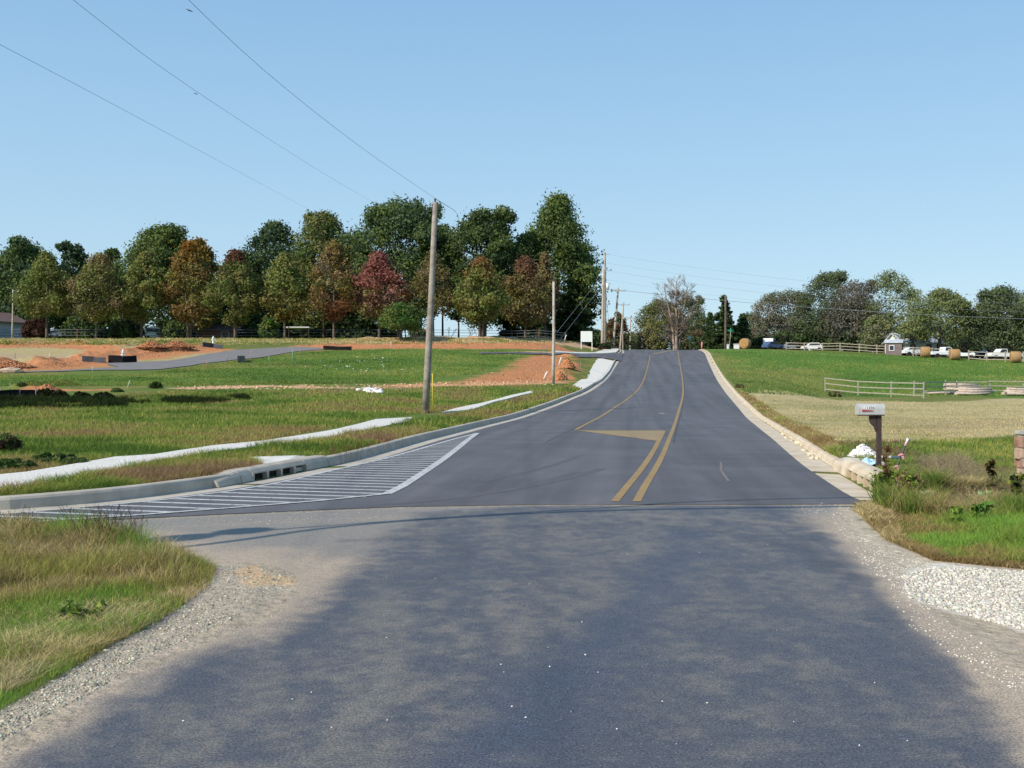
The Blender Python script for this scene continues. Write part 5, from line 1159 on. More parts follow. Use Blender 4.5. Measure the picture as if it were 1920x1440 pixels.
for i, (a_, t_, w_) in enumerate(((120, 520, 110), (222, 510, 100), (405, 500, 90), (478, 505, 90), (560, 490, 100), (655, 500, 100), (700, 520, 80), (10, 500, 90), (790, 470, 60), (860, 480, 70))):
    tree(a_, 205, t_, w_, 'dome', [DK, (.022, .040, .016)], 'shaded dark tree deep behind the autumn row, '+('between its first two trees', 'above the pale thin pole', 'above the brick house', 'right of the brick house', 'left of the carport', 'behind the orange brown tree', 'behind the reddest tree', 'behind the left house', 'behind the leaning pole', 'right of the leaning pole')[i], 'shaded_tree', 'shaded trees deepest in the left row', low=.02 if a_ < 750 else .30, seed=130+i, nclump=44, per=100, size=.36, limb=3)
# conifer
def conifer(px, Y, top, wpx, label, pal, name='conifer', seed=1, bot=.04, droop=.18, wl=46, per=26, size=.26, group=None):
    rg = np.random.default_rng(seed); s = Y/FPX; p = base(px, None, Y); Ht = ztop(top, Y)-p.z; Wd = wpx*s; o = empty(name, p, label, 'tree', group)
    cen = []; rad = []; brn = MB(); brn.tube([(0, 0, -.2), (0, 0, Ht*.5), (0, 0, Ht*.97)], [.3, .2, .03], 8)
    for i in range(wl):
        t = i/(wl-1); z = Ht*(bot+(1-bot)*t); L = (Wd/2)*(1-t)**.8+.25; nb = max(4, int(9*(1-t)+3))
        for j in range(nb):
            a = rg.uniform(0, 6.28); L2 = L*rg.uniform(.65, 1.12); m = max(2, int(L2/.45))
            for q in range(m):
                f = (q+.6)/m; cen.append((math.cos(a)*L2*f, math.sin(a)*L2*f, z-droop*L2*f*f+L2*.12*(f**3))); rad.append(.20+.24*(1-f)+.06)
            if i % 2 == 0 and j % 3 == 0: brn.tube([(0, 0, z), (math.cos(a)*L2*.9, math.sin(a)*L2*.9, z-droop*L2*.8)], [.05, .015], 5)
    cen = np.array(cen); rad = np.array(rad); pal_ = np.array(pal); cols = pal_[rg.integers(0, len(pal_), len(cen))]
    V, C_ = leaves(cen, rad, per//3, size, cols, rg, .6, .5, .2); n = len(V)//4
    np_obj('crown', V, quads=np.arange(n*4).reshape(-1, 4), mat=M['leaf'], col=C_, parent=o); brn.build('trunk', BARK, o); return o
conifer(1078, 181, 452, 92, 'big dark drooping conifer at the right end of the left trees, behind the white board', [DK, DG, (.026, .050, .016)], seed=41, size=.30, per=42)
conifer(1357, 196, 556, 74, 'dark cedar right behind the brown pole', [DK, DG, (.035, .055, .018)], seed=42, per=40, wl=34, bot=.02)
conifer(1392, 200, 590, 60, 'lower dark cedar behind the green street sign', [DK, DG], seed=43, per=36, wl=26, bot=.02)
conifer(1332, 210, 588, 46, 'small dark cedar left of the brown pole', [DK, DG], seed=44, per=36, wl=24, bot=.02)
# young green tree with several stems below the gap
tree(752, 150, 566, 74, 'dome', [(.05, .12, .03), MG, GR], 'small bright green tree with several thin stems, between the red tree and the pole', name='small_tree', low=.26, seed=45, nclump=50, per=110, size=.20, stems=3, trunk=.09)
# right side trees
RG_ = 'trees beyond the green hill on the right'
rt = dict(group=RG_, name='hedgerow_tree')
tree(1438, 206, 550, 66, 'dome', [GY, BR, GR], 'thin leaved greyish tree at the left end of the right trees', low=.10, seed=51, nclump=80, per=60, size=.22, lobes=4, **rt)
tree(1412, 214, 582, 60, 'dome', [DG, DK, GR], 'dark tree filling the gap right of the cedars', low=.05, seed=52, nclump=70, per=90, lobes=3, **rt)
tree(1478, 206, 540, 84, 'dome', [(.07, .085, .045), GY, GR], 'dull grey green tree above the grey blue car', low=.06, seed=53, nclump=100, per=90, lobes=4, **rt)
tree(1545, 200, 506, 98, 'dome', [(.065, .085, .035), GR, DG], 'taller dull green tree above the left part of the hill fence', low=.06, seed=54, nclump=120, per=100, lobes=6, **rt)
tree(1602, 196, 522, 112, 'dome', [GY, (.12, .10, .075), (.10, .095, .05)], 'wide greyish brown half bare tree in the middle of the right trees', low=.06, seed=55, nclump=130, per=80, size=.22, lobes=6, barkm=M['palebark'], limb=14, **rt)
tree(1668, 194, 505, 108, 'dome', [MG, YLG, GR], 'loose green tree with sky showing through, left above the tin roof', low=.12, seed=56, nclump=85, per=75, lobes=10, crad=.12, **rt)
tree(1642, 186, 590, 60, 'dome', [YLG, MG, GY], 'low yellow green bush tree left of the plank shed', low=.04, seed=57, nclump=60, per=90, **rt)
tree(1712, 172, 600, 62, 'dome', [YLG, MG, GR], 'yellow green low tree hanging over the tin roof', low=.40, seed=58, nclump=45, per=70, **rt)
tree(1762, 172, 538, 104, 'dome', [MG, GR, YLG], 'bright green tree with a dark forked trunk behind the hay bales', low=.22, seed=59, nclump=110, per=95, lobes=7, crad=.14, trunk=.32, **rt)
tree(1810, 178, 572, 66, 'oval', [GY, BR, (.11, .10, .06)], 'nearly leafless brown tree between two green trees at right', low=.12, seed=60, nclump=70, per=45, size=.2, barkm=M['palebark'], limb=14, **rt)
tree(1882, 170, 532, 118, 'dome', [DG, GR, DK], 'large dark green tree near the right edge', low=.08, seed=61, nclump=140, per=120, lobes=6, **rt)
tree(1950, 166, 530, 90, 'dome', [DG, GR], 'dark green tree cut by the right edge', low=.08, seed=62, nclump=100, per=110, lobes=4, **rt)
tree(1575, 214, 560, 200, 'dome', [DK, DG], 'wide dark mass of trees low behind the right trees', low=.02, seed=63, nclump=150, per=70, size=.34, lobes=4, **rt)
tree(1740, 214, 590, 160, 'dome', [DK, DG, GR], 'low dark trees seen under the bright green tree', low=.02, seed=64, nclump=110, per=70, size=.34, lobes=4, **rt)
tree(1860, 205, 600, 150, 'dome', [DK, DG, BR], 'low dark trees behind the right hill fence', low=.02, seed=65, nclump=110, per=70, size=.34, **rt)
CR = 'trees beyond the road crest'
ct = dict(group=CR, name='distant_tree')
tree(1236, 232, 560, 92, 'dome', [OL, GR, (.11, .11, .05)], 'olive tree just left of the bare white trunk at the crest', low=.06, seed=71, nclump=110, per=90, lobes=5, **ct)
tree(1222, 226, 608, 56, 'dome', [YLG, OL, GY], 'low yellowish bush tree left of the crest, right of the far poles', low=.08, seed=72, nclump=60, per=90, **ct)
tree(1290, 236, 552, 76, 'dome', [GR, DG, GY], 'green tree directly behind the bare trunk at the crest', low=.06, seed=73, nclump=90, per=90, lobes=4, **ct)
tree(1310, 228, 604, 70, 'dome', [DG, DK, BR], 'dark low tree right of the bare tree at the crest', low=.03, seed=74, nclump=70, per=90, **ct)
tree(1158, 222, 585, 42, 'dome', [BR, (.16, .07, .04), DG], 'reddish brown tree behind the far utility poles', low=.04, seed=75, nclump=60, per=80, **ct)
tree(1146, 226, 600, 36, 'dome', [DG, GR], 'small green tree right of the tallest far pole', low=.04, seed=76, nclump=50, per=80, **ct)
tree(1184, 280, 622, 40, 'dome', [BG, DG], 'distant dark green trees behind the fourth far pole', low=.02, seed=77, nclump=60, per=80, size=.36, **ct)
tree(1206, 285, 622, 36, 'dome', [BG, DK], 'distant dark conifer shape by the shortest far pole', low=.02, seed=78, nclump=60, per=80, size=.36, **ct)
# bare tree by recursive branching
def bare_tree(px, Y, top, wpx, label, name='bare_tree', seed=3, depth=6, group=None, mat='palebark', r0=.42, lv=0, pal=(GY,)):
    rg = random.Random(seed); s = Y/FPX; p = base(px, None, Y); Ht = ztop(top, Y)-p.z; o = empty(name, p, label, 'tree', group); mb_ = MB(); tips = []
    def grow(b, d, L, r, k):
        m = b+d*L*.5+Vector((rg.uniform(-1, 1), rg.uniform(-1, 1), 0))*L*.05; e = b+d*L+Vector((0, 0, L*.04)); mb_.tube([b, m, e], [r, r*.86, r*.7], 6 if r > .06 else 4, False)
        if k == 0 or L < .3: tips.append(e); return
        if k <= 3: tips.append(e)
        n_ = 2 if k > depth-2 else rg.choice((2, 3, 3))
        for i in range(n_):
            ax = Vector((rg.uniform(-1, 1), rg.uniform(-1, 1), rg.uniform(-.2, .5))).normalized(); dd_ = (d+ax*rg.uniform(.45, .85)+Vector((0, 0, .08))).normalized()
            grow(e, dd_, L*rg.uniform(.62, .84), r*.66, k-1)
    for i in range(3 if r0 > .3 else 1):
        a = i*2.1+.5; grow(Vector((math.cos(a)*.25, math.sin(a)*.25, -.2)), Vector((math.cos(a)*.12, math.sin(a)*.12, 1)).normalized(), Ht*.27, r0*(1-.12*i), depth)
    V = np.array(mb_.v); kz = Ht/V[:, 2].max(); kx = (wpx*s/2)/np.abs(V[:, 0]).max(); mb_.v = [(v[0]*kx, v[1]*kx, v[2]*kz) for v in mb_.v]
    mb_.build('trunk', M[mat], o)
    if lv:
        T_ = np.array([(t_.x*kx, t_.y*kx, t_.z*kz) for t_ in tips]); g_ = np.random.default_rng(seed); T_ = T_[T_[:, 2] < Ht*.93]; cols = np.array(pal)[g_.integers(0, len(pal), len(T_))]
        V, C_ = leaves(T_, np.full(len(T_), .55), lv, .14, cols, g_, .8, .3, .1); n = len(V)//4; np_obj('twigs', V, quads=np.arange(n*4).reshape(-1, 4), mat=M['leaf'], col=C_, parent=o)
    return o
def bare_tree2(px, Y, top, wpx, label):
    rg = random.Random(12); s = Y/FPX; p = base(px, None, Y); Ht = ztop(top, Y)-p.z; Wr = wpx*s/2; o = empty('bare_tree', p, label, 'tree'); tk = MB(); tw = MB(); tips = []
    def br(mb_, b, d, L, r, k):
        m = b+d*L*.5+Vector((rg.uniform(-1, 1), rg.uniform(-1, 1), rg.uniform(-.3, .5)))*L*.07; e = b+d*L+Vector((0, 0, L*.08)); mb_.tube([b, m, e], [r, r*.8, r*.45], 5 if r > .04 else 3, False)
        if k:
            for i in range(rg.choice((3, 4, 5))):
                f = rg.uniform(.25, 1); q = b.lerp(e, f); dd = (d+Vector((rg.uniform(-1, 1), rg.uniform(-1, 1), rg.uniform(-.2, .9)))*.8).normalized(); br(mb_ if k > 1 else tw, q, dd, L*rg.uniform(.35, .6), max(r*.45, .014), k-1)
        else: tips.append(e)
    for i, (dx, hh, r) in enumerate(((0, 1, .38), (-.9, .92, .30), (.9, .95, .30), (.3, .8, .22))):
        pts = [Vector((dx*.3, i*.2-.3, -.2))]+[Vector((dx*(.3+2.6*f**1.3)+rg.uniform(-.15, .15), i*.2-.3+rg.uniform(-.3, .3), Ht*hh*f)) for f in (.2, .4, .6, .8, .97)]
        tk.tube(pts, [r, r*.85, r*.68, r*.5, r*.3, r*.08], 8, False)
        for j in range(26):
            f = rg.uniform(.16, .97); ii = min(int(f*5), 4); q = pts[ii].lerp(pts[ii+1], f*5-ii); a = rg.uniform(0, 6.28); z_ = q.z/Ht
            L = Wr*(.95*math.sin(math.pi*min(1, (z_*.86+.10)))**.7)*rg.uniform(.35, .62); d = Vector((math.cos(a), math.sin(a), rg.uniform(.35, 1.0))).normalized(); br(tk, q, d, L, r*.26*(1-.6*f), 2)
    tk.build('trunk', M['palebark'], o); tw.build('twigs', simple('grey_twigs', (.23, .165, .125), .95, .2, 2), o)
    T_ = np.array([tuple(t_) for t_ in tips]); g_ = np.random.default_rng(5); T_ = T_[(T_[:, 2] < Ht*.8)]; T_ = T_[g_.random(len(T_)) < .8]; cols = np.array([BR, GY, (.13, .11, .085)])[g_.integers(0, 3, len(T_))]
    V, C_ = leaves(T_, np.full(len(T_), .5), 6, .12, cols, g_, .8, .3, .1); n = len(V)//4; np_obj('dry_leaves', V, quads=np.arange(n*4).reshape(-1, 4), mat=M['leaf'], col=C_, parent=o)
bare_tree2(1268, 214, 516, 122, 'tall nearly bare tree with whitish trunks standing at the end of the road', )
bare_tree(760, 200, 604, 30, 'leafless sapling against the sky left of the big twin trunks, in the gap', 'bare_sapling', 8, 4, 'bare saplings in the gap between the left trees', 'bark', .1)['label'] = 'leafless sapling under the gap beside the tall leaning pole'
bare_tree(840, 188, 612, 34, 'thin leafless sapling against the sky just right of the tall leaning pole', 'bare_sapling', 9, 5, 'bare saplings in the gap between the left trees', 'bark', .07)
bare_tree(875, 188, 608, 36, 'thin leafless sapling against the sky left of the twin dark trunks', 'bare_sapling', 10, 5, 'bare saplings in the gap between the left trees', 'bark', .07)
bare_tree(950, 184, 604, 30, 'bushy leafless sapling right of the twin dark trunks', 'bare_sapling', 11, 5, 'bare saplings in the gap between the left trees', 'bark', .07)
# shrubs and dark undergrowth
def shrub(px, Y, hpx, wpx, pal, label, seed=1, name='shrub', size=.2, n=26, per=110, group=None, row=None, crad=.26):
    if Y is None: Y = at(px, row)[1]
    rg = np.random.default_rng(seed+500); s = Y/FPX; p = base(px, None, Y); h = hpx*s; w_ = wpx*s; o = empty(name, p, label, 'shrub' if cat_ is None else cat_, group)
    a = rg.uniform(0, 6.28, n); r = w_/2*np.sqrt(rg.random(n))*.85; rr_ = min(h, w_)*crad*rg.uniform(.6, 1.2, n); z = (h-rr_)*rg.uniform(.1, 1, n)*(1-(r/(w_/2))**2*.55)
    cen = np.stack([r*np.cos(a), r*np.sin(a)*.7, np.maximum(z, rr_*.4)], 1); pal_ = np.array(pal); cols = pal_[rg.integers(0, len(pal_), n)]
    V, C_ = leaves(cen, rr_, per, size, cols, rg, .8); m_ = len(V)//4; np_obj('foliage', V, quads=np.arange(m_*4).reshape(-1, 4), mat=M['leaf'], col=C_, parent=o)
    st = MB()
    for i in range(5): st.tube([(0, 0, -.1), (rg.uniform(-.3, .3)*w_, rg.uniform(-.2, .2)*w_, h*.7)], [.03*max(h, 1)*.6, .008], 5)
    st.build('stem', BARK, o); return o
cat_ = None
UG = 'undergrowth behind the left tree row'
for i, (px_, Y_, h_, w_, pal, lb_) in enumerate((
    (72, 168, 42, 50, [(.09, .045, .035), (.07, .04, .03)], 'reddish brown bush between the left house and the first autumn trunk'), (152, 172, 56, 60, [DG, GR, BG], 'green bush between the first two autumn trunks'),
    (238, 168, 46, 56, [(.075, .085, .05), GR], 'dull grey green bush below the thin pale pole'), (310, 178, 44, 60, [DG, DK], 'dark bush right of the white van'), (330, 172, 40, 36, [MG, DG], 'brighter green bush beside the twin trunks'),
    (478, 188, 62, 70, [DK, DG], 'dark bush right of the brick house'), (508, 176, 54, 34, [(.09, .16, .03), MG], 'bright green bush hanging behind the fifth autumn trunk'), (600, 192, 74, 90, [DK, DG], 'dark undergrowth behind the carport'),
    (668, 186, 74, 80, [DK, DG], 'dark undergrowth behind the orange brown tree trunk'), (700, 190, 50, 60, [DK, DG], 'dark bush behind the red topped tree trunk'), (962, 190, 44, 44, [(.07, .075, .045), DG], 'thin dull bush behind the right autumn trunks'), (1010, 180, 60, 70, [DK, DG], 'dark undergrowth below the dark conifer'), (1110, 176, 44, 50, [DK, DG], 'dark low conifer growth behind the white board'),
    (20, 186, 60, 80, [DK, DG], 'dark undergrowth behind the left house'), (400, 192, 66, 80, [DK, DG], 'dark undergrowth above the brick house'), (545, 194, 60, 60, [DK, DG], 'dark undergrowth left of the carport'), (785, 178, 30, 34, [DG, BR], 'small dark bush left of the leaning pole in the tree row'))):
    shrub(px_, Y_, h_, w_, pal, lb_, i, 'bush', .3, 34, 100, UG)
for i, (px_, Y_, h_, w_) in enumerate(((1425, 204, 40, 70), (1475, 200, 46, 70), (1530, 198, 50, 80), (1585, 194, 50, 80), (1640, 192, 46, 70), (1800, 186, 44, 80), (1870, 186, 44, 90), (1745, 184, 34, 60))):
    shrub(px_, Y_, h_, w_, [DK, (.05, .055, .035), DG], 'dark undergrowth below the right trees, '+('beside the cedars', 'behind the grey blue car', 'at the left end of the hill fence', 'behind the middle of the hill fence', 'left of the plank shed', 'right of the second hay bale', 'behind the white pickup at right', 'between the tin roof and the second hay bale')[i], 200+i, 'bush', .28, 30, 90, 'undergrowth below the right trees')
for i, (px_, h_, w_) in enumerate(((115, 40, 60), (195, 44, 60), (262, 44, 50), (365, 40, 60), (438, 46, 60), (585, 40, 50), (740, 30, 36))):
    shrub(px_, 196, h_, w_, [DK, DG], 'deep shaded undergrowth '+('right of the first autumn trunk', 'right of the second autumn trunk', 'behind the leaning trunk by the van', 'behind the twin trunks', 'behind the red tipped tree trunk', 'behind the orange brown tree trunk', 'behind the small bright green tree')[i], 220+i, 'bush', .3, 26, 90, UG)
shrub(1134, 168, 16, 18, [(.07, .04, .035), DK], 'low dark bush at the foot of the tallest far pole', 40, 'bush', .2)
shrub(1565, 88, 12, 24, [BR, GR], 'small brown bush at the left post of the lot fence', 41, 'bush', .12); shrub(1386, None, 9, 15, [GR, BR], 'little dark weed bush at the right kerb by the green hill', 42, 'bush', .1, row=727)
shrub(-4, None, 44, 76, [(.075, .045, .03), (.05, .04, .025), GR], 'dark rusty bush cut by the left edge', 43, 'bush', .035, 40, 420, row=851)
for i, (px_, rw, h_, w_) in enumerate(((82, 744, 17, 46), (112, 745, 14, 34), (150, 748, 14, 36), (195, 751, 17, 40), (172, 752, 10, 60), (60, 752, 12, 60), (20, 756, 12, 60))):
    shrub(px_, None, h_, w_, [(.028, .036, .014), (.020, .026, .012)], ('deepest shade coloured weeds beside the dirt pile', 'shade coloured weeds right of the dirt pile', 'shade coloured weeds in the middle of the dark strip', 'tallest clump of the shade coloured weeds in the left field', 'low shade coloured weeds before the tallest clump', 'low shade coloured weeds below the silt fence end', 'low shade coloured weeds at the left edge below the silt fence')[i], 60+i, 'weed_clump', .10, 26, 130, 'shade coloured weeds below the long black silt fence', row=rw)  # near-black leaf colour paints the shaded bank into these weeds
shrub(292, None, 14, 24, [(.035, .055, .018), DG], 'leaning dark green weed clump at the dug line', 70, 'weed_clump', .07, row=728); shrub(218, None, 9, 26, [DG, GR], 'low green weeds by the leaning white stake', 71, 'weed_clump', .07, row=735); shrub(40, None, 10, 14, [DG, GR], 'small dark weed standing above the silt fence at left', 72, 'weed_clump', .06, row=724)
for i, (px_, rw, h_, w_) in enumerate(((100, 868, 20, 90), (30, 880, 22, 90), (135, 872, 14, 60))): shrub(px_, None, h_, w_, [DG, (.04, .085, .02), GR], ('dark green weeds above the sidewalk at left', 'dense green weeds at the left edge above the sidewalk', 'end of the dark green weeds touching the sidewalk')[i], 80+i, 'weed_clump', .04, 40, 380, 'lush weeds by the left sidewalk', row=rw)

# ================================================================ grass blades
def blades(P, h, wd, col, lean_, rg, bend=.35):
    n = len(P); a = rg.uniform(0, 6.283, n); ca, sa = np.cos(a), np.sin(a); b = rg.uniform(0, 6.283, n); L = h*lean_*rg.uniform(.2, 1, n)
    dx, dy = np.cos(b)*L, np.sin(b)*L; w2 = wd/2
    r = np.stack([ca*w2, sa*w2, np.zeros(n)], 1); m = P+np.stack([dx*bend, dy*bend, h*.58], 1); t = P+np.stack([dx, dy, h*rg.uniform(.8, 1, n)], 1)
    V = np.stack([P-r, P+r, m+r*.75, m-r*.75, t], 1)
    i = (np.arange(n)*5)[:, None]; Qd = i+[0, 1, 2, 3]; Tr = i+[3, 2, 4]
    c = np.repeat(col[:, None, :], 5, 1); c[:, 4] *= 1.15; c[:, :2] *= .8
    return V.reshape(-1, 3), Qd, Tr, c.reshape(-1, 3)
def grass(poly, n, hfn, wk, pal, label, lean_=.9, excl=(), seed=1, name='grass', patch=1.5, wmin=.0025, wt=None, mask=None):
    global rng
    rg = np.random.default_rng(seed+900); rng = rg
    q = in_poly_px(poly, n)
    for e in excl: q = q[~inside(np.array(e, float), q[:, 0], q[:, 1])]
    w_ = bulk(q[:, 0], q[:, 1])
    if mask is not None: k_ = mask(w_[:, 0], w_[:, 1]); w_ = w_[k_]; q = q[k_]
    P = np.stack([w_[:, 0], w_[:, 1], H(w_[:, 0], w_[:, 1])-.01], 1); m = len(P)
    na = fbm(P[:, 0], P[:, 1], patch, seed, 3); nb = rg.random(m); pal_ = np.array([p_[:3] for p_ in pal]); wts = np.array([p_[3] for p_ in pal]); cum = np.cumsum(wts)/wts.sum()
    idx = np.searchsorted(cum, np.clip((na-.5)*2.6+.5+ (nb-.5)*.6, 0, .9999)); col = pal_[np.minimum(idx, len(pal_)-1)]*rg.uniform(.7, 1.35, (m, 1))
    h = hfn(P[:, 0], P[:, 1], q[:, 0], q[:, 1], rg)*rg.uniform(.5, 1.15, m)*(.35+1.2*fbm(P[:, 0], P[:, 1], .30 if P[:, 1].mean() < 20 else 1.2, seed+3, 3)); wd = np.maximum(wmin, P[:, 1]*wk)*rg.uniform(.7, 1.3, m)
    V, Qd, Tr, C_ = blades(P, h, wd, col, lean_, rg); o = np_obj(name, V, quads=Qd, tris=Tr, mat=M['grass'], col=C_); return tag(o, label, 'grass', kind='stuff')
gG = (.195, .255, .052); gY = (.34, .325, .088); gB = (.30, .215, .095); gS = (.55, .44, .22); gD = (.092, .155, .032); gR = (.25, .165, .095); gL = (.20, .34, .06)
notroad = lambda x_, y_: (sdp(CORR, x_, y_) > .60)
SWW = W(SW1); notwalk = lambda x_, y_: (sdp(CORR, x_, y_) > .62) & (sdp(SWW, x_, y_)+(fbm(x_, y_, .5, 5, 2)-.5)*.5 > -.02)
FGL = [(-330, 1020), (0, 993), (60, 990), (160, 1008), (240, 1022), (310, 1042), (380, 1056), (404, 1066), (396, 1098), (340, 1140), (290, 1172), (215, 1208), (150, 1248), (60, 1300), (0, 1332), (-330, 1480)]
def hL(x_, y_, px_, rw, rg):
    h = np.where(rw < 1090, .20, np.clip(.14-(rw-1090)*.0004, .06, .14)); h = np.where((np.abs(px_-190) < 90) & (rw < 1050), .30, h); return h*np.clip((410-px_)/120+.35, .35, 1)
grass([p for p in FGL], 105000, hL, .00042, [(*gS, .16), (*gB, .26), (*gY, .22), (*gG, .30), (*gL, .14)], 'grass verge in the lower left corner', seed=1, patch=1.1)
grass([(-330, 1010), (0, 992), (150, 1000), (250, 1022), (390, 1060), (330, 1078), (0, 1110), (-330, 1150)], 30000, lambda x_, y_, a_, b_, rg: np.full(len(x_), .24)*np.clip((410-a_)/100+.2, .3, 1), .0004, [(*gS, .5), (*gB, .4), (*gY, .2)], 'straw coloured tall grass at the top of the lower left verge', seed=2, patch=.6)
grass([(0, 1160), (160, 1140), (330, 1120), (250, 1190), (100, 1260), (0, 1310)], 9000, lambda x_, y_, a_, b_, rg: np.full(len(x_), .10), .0006, [(*gS, .8), (.5, .42, .24, .4)], 'cut straw lying on the lower left grass', lean_=2.2, seed=3, patch=.5)
# seed-head stalks
def stalks(poly, n, h0, col, label, seed, headw=.006, heads=9):
    rg = np.random.default_rng(seed); global rng; rng = rg; P, q = scatter(poly, n); mb_ = MB(); V2 = []; 
    for p in P:
        h = h0*rg.uniform(.6, 1.15); a = rg.uniform(0, 6.28); l_ = h*rg.uniform(.15, .5); e = Vector(p)+Vector((math.cos(a)*l_, math.sin(a)*l_, h)); m = Vector(p)+Vector((math.cos(a)*l_*.3, math.sin(a)*l_*.3, h*.6))
        mb_.tube([tuple(p), m, e], [.0022, .0018, .001], 3, False)
        for k in range(heads):
            f = k/heads*.4; c = e.lerp(m, f); d = Vector((rg.uniform(-1, 1), rg.uniform(-1, 1), rg.uniform(0, .8)))*headw*4; u_ = d.cross(Vector((0, 0, 1))).normalized()*headw*.5
            kk = len(mb_.v); mb_.add([c-u_, c+u_, c+d], [(0, 1, 2)])
    n_ = len(mb_.v); qs = [f for f in mb_.f if len(f) == 4]; ts = [f for f in mb_.f if len(f) == 3]
    o = np_obj('grass', np.array(mb_.v), quads=np.array(qs), tris=np.array(ts), mat=M['grass'], col=np.tile([col], (n_, 1))); tag(o, label, 'grass', kind='stuff')
stalks([(130, 1010), (200, 1008), (260, 1025), (280, 1040), (200, 1050), (140, 1040)], 190, .36, (.12, .085, .04), 'dark seed heads standing at the corner of the lower left verge', 5)
stalks([(0, 1000), (70, 998), (75, 1015), (0, 1020)], 70, .26, (.09, .085, .035), 'dark seed heads at the left edge of the verge', 6)
stalks([(-100, 1010), (120, 1010), (300, 1050), (200, 1090), (-100, 1100)], 260, .24, (.24, .17, .08), 'thin brown seed stalks over the lower left verge', 7)
# kerb verge, field, ditch
VERGE = [(-330, 945), (0, 926), (121, 902), (196, 890), (292, 868), (437, 846), (541, 836), (634, 820), (790, 790), (900, 768), (1000, 738), (1070, 722), (1100, 734), (1076, 746), (985, 779), (860, 814), (790, 834), (700, 858), (620, 872), (480, 902), (400, 916), (250, 936), (0, 952), (-330, 975)]
SLAB = [(480, 862), (600, 861), (650, 866), (600, 880), (505, 893)]
grass(VERGE, 90000, lambda x_, y_, a_, b_, rg: np.where(y_ < 22, .17, .24), .00045, [(*gR, .03), (*gB, .30), (*gY, .26), (*gG, .42), (*gD, .1)], 'ragged weedy grass strip between kerb and sidewalk', seed=11, mask=notwalk, excl=[SLAB], patch=1.8)
stalks([(600, 862), (700, 838), (760, 838), (700, 856), (640, 872)], 160, .30, (.20, .10, .055), 'reddish brown weeds hanging over the left kerb', 12); stalks([(860, 805), (920, 780), (960, 778), (900, 802)], 110, .4, (.22, .13, .07), 'brown weeds over the kerb farther up the left side', 13)
FIELD = [(-330, 905), (0, 895), (160, 870), (290, 855), (494, 829), (706, 786), (830, 772), (900, 757), (1000, 733), (1060, 722), (1000, 722), (700, 730), (330, 733), (0, 757), (-330, 763)]
grass(FIELD, 150000, lambda x_, y_, a_, b_, rg: np.where(y_ < 30, .13, .17), .00042, [(*gB, .12), (*gY, .26), (*gG, .45), (*gD, .2)], 'weedy green grass of the near left field', seed=14, mask=notwalk, patch=3.0)
grass([(230, 750), (460, 742), (470, 750), (380, 758), (230, 762)], 14000, lambda x_, y_, a_, b_, rg: np.full(len(x_), .34), .0006, [(.030, .042, .015, .6), (.05, .06, .02, .4)], 'shade coloured weeds trailing right along the old ditch', seed=15, mask=lambda x_, y_: fbm(x_, y_, 2.2, 77, 3) > .50)  # blades coloured near black to carry the shaded band along the ditch
grass([(-330, 748), (0, 748), (240, 752), (240, 764), (0, 768), (-330, 775)], 20000, lambda x_, y_, a_, b_, rg: np.full(len(x_), .40), .0006, [(.026, .040, .014, .6), (.04, .055, .018, .4)], 'shade coloured weeds at the foot of the long black silt fence', seed=16, mask=lambda x_, y_: fbm(x_, y_, 1.8, 78, 3) > .42)  # shade of the bank put into the blade colour
grass([(-330, 700), (240, 704), (560, 662), (640, 656), (990, 657), (960, 678), (900, 700), (760, 718), (330, 724), (-330, 724)], 60000, lambda x_, y_, a_, b_, rg: np.full(len(x_), .12), .0005, [(*gY, .1), (*gG, .6), (*gD, .3)], 'short sown green grass of the upper left field', seed=17, mask=lambda x_, y_: sdp(W(FST), x_, y_) > .3, patch=6)
grass([(-330, 634), (1100, 634), (1100, 642), (640, 646), (330, 648), (-330, 645)], 26000, lambda x_, y_, a_, b_, rg: np.full(len(x_), .18), .0006, [(*gS, .5), (*gY, .3), (*gG, .2)], 'dry yellowish grass strip before the left trees', seed=18)
# right side
HILL = [(1335, 656), (1460, 657), (1700, 667), (1920, 678), (2240, 690), (2240, 748), (1920, 743), (1547, 744), (1400, 737), (1362, 710)]
grass(HILL, 60000, lambda x_, y_, a_, b_, rg: np.full(len(x_), .12), .0005, [(*gY, .26), (*gG, .5), (*gD, .3)], 'short green grass of the hill on the right', seed=21, mask=notroad, patch=14)
LOT = [(1388, 738), (1547, 745), (1735, 754), (1920, 747), (2240, 745), (2240, 810), (1920, 815), (1800, 826), (1560, 832), (1500, 812), (1440, 778)]
grass(LOT, 50000, lambda x_, y_, a_, b_, rg: np.full(len(x_), .045), .0006, [(*gS, .7), (.34, .26, .14, .2), (*gY, .08)], 'dry mown grass of the lot on the right', seed=22, lean_=1.8, mask=notroad, patch=3)
grass([(1372, 730), (1400, 738), (1470, 785), (1560, 828), (1580, 860), (1535, 862), (1470, 812), (1415, 772)], 26000, lambda x_, y_, a_, b_, rg: np.full(len(x_), .17), .0005, [(*gB, .5), (*gS, .15), (*gY, .2), (*gG, .2)], 'brown weedy grass along the right kerb', seed=23, mask=lambda x_, y_: sdp(CORR, x_, y_) > .68)
grass([(1540, 830), (1800, 828), (2240, 812), (2240, 905), (1900, 905), (1660, 905), (1630, 880), (1580, 862)], 50000, lambda x_, y_, a_, b_, rg: np.full(len(x_), .11), .00045, [(*gY, .12), (*gG, .6), (*gD, .15), (*gR, .05)], 'green grass strip around the mailbox', seed=24, mask=lambda x_, y_: sdp(CORR, x_, y_) > .95, excl=[[(1568, 866), (1662, 865), (1662, 876), (1600, 881), (1575, 877)]])
FGR = [(1640, 935), (1700, 905), (2240, 890), (2240, 1082), (1920, 1064), (1830, 1058), (1760, 1048), (1690, 1018), (1640, 985), (1612, 958)]
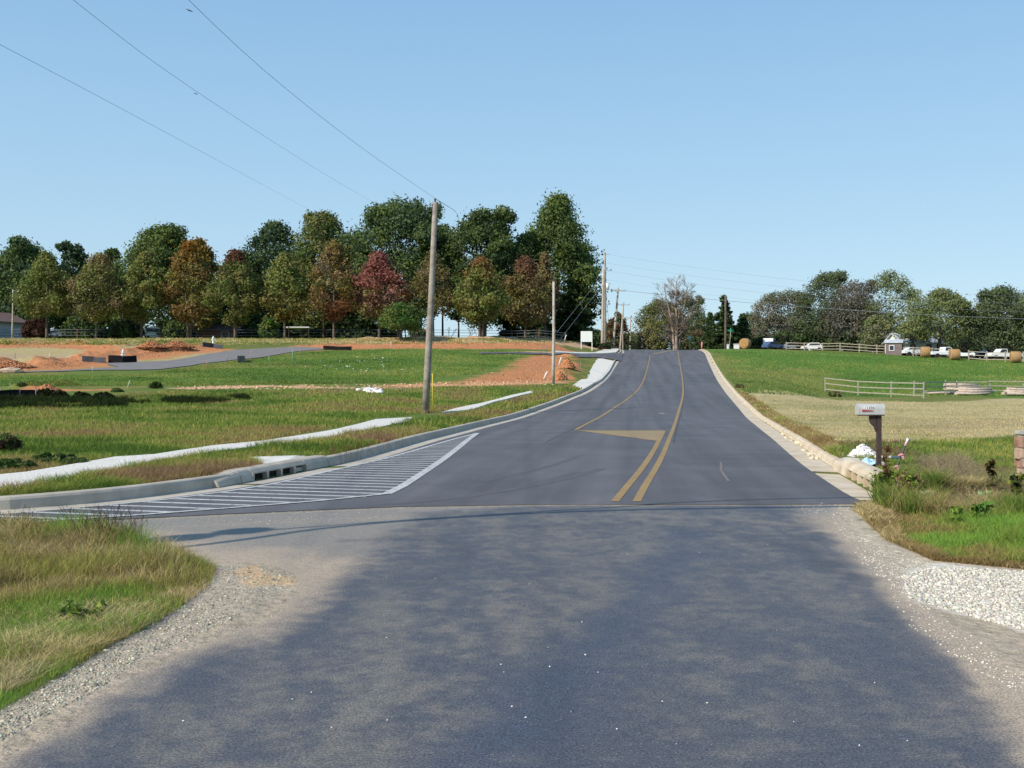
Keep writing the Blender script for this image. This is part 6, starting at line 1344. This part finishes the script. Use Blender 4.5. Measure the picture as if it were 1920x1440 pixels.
def hR(x_, y_, a_, b_, rg): return np.clip((a_-1600)/250, .25, 1)*np.where(b_ > 1030, .12, .20)
grass(FGR, 80000, hR, .00042, [(*gB, .16), (*gY, .14), (*gG, .4), (*gL, .4)], 'fresh green grass in the right foreground', seed=25, patch=.9)
grass([(1600, 955), (1660, 935), (1690, 1010), (1760, 1042), (1920, 1058), (1920, 1068), (1750, 1052), (1660, 1012)], 12000, lambda x_, y_, a_, b_, rg: np.full(len(x_), .09), .0005, [(*gB, .5), (*gS, .4)], 'brown dry grass fringe of the right foreground', lean_=1.6, seed=26)
# dead brush
def brush(poly, n, h0, col, label, seed, r=.0035):
    rg = np.random.default_rng(seed); global rng; rng = rg; P, q = scatter(poly, n); mb_ = MB()
    for p in P:
        c = Vector(p)
        for k in range(5):
            a = rg.uniform(0, 6.28); L = h0*rg.uniform(.4, 1.2); up_ = rg.uniform(.35, 1.1); m = c+Vector((math.cos(a)*L*.4, math.sin(a)*L*.4, L*up_*.6)); e = m+Vector((math.cos(a+.6)*L*.45, math.sin(a+.6)*L*.45, L*rg.uniform(-.15, .35)))
            mb_.tube([tuple(c), m, e], [r, r*.7, r*.3], 3, False)
            for j in range(3):
                b_ = m.lerp(e, rg.random()); mb_.tube([b_, b_+Vector((rg.uniform(-1, 1), rg.uniform(-1, 1), rg.uniform(-.2, .8)))*L*.22], [r*.45, r*.2], 3, False)
    V_ = np.array(mb_.v); cc_ = np.tile([col], (len(V_), 1))*rg.uniform(.75, 1.25, (len(V_), 1)); o = np_obj('brush', V_, quads=np.array(mb_.f), mat=M['grass'], col=cc_); tag(o, label, 'brush', kind='stuff')
brush([(1690, 895), (1760, 870), (1830, 890), (1960, 900), (1960, 975), (1800, 968), (1700, 940)], 800, .26, (.36, .30, .18), 'tangle of dead grey brown brush on the right', 31)
brush([(1720, 870), (1800, 868), (1850, 900), (1760, 920)], 280, .34, (.40, .33, .20), 'taller dead brush between steel post and pillar', 32)
grass([(1645, 925), (1700, 900), (1780, 925), (1960, 950), (2240, 960), (2240, 990), (1900, 985), (1690, 965), (1640, 955)], 24000, lambda x_, y_, a_, b_, rg: np.where(a_ < 1770, .34, .26), .0005, [(*gS, .2), (*gB, .3), (*gG, .40), (*gD, .12)], 'tall weeds at the right kerb end and along the dead brush', seed=33, patch=.5)
def leafy(px, row, h, w_, pal, label, seed, size=.02, n=22, per=30, name='weed_plant'):
    p = base(px, row); rg = np.random.default_rng(seed); o = empty(name, p, label, 'weed'); t = rg.random(n); a = rg.uniform(0, 6.28, n); r = w_/2*rg.random(n)
    cen = np.stack([r*np.cos(a), r*np.sin(a), h*t], 1); V, C_ = leaves(cen, np.full(n, .035+.05*w_), per, size, np.array(pal)[rg.integers(0, len(pal), n)], rg, 1, .3, .1); m_ = len(V)//4
    np_obj('foliage', V, quads=np.arange(m_*4).reshape(-1, 4), mat=M['grass'], col=C_, parent=o); st = MB()
    for k in range(4): st.tube([(0, 0, -.02), (rg.uniform(-.3, .3)*w_, rg.uniform(-.3, .3)*w_, h*.95)], [.006, .002], 4)
    st.build('stem', M['bark'], o)
leafy(1662, 935, .72, .10, [(.12, .06, .035), (.16, .09, .04)], 'tall brown seeded dock weed right of the mailbox post', 1, .016, 40, 30)
leafy(1658, 935, .36, .30, [gG, gD], 'bushy green weed at the foot of the brown dock weed', 2, .024, 60, 36); leafy(1705, 945, .42, .36, [gB, gG, gR], 'reddish green weed clump at the foot of the steel post', 3, .022, 70, 36)
leafy(1856, 935, .55, .10, [(.22, .24, .04), (.05, .04, .015)], 'yellow green broad leaved weed standing in the brush', 4, .05, 14, 8); leafy(1908, 955, .42, .14, [(.20, .24, .04), (.035, .05, .015)], 'leafy vine at the foot of the stone pillar', 5, .05, 20, 8)
leafy(1838, 985, .24, .22, [(.07, .15, .03), gG], 'low broad leaved plant in the right grass', 6, .045, 20, 8); leafy(1795, 990, .22, .12, [gG, gL], 'narrow leaved plant in the right grass', 7, .03, 20, 10); leafy(150, 1165, .10, .35, [gD, gG], 'dark broad weed in the lower left grass', 8, .03, 26, 12)
leafy(1848, 955, .22, .08, [(.30, .42, .20), (.25, .38, .15)], 'pale green thistle like leaf in the dead brush', 9, .04, 10, 6)
# leaf litter and straw at grass edges is part of the gravel strips
print('OBJECTS', len(bpy.data.objects), 'VERTS', sum(len(m.vertices) for m in bpy.data.meshes))
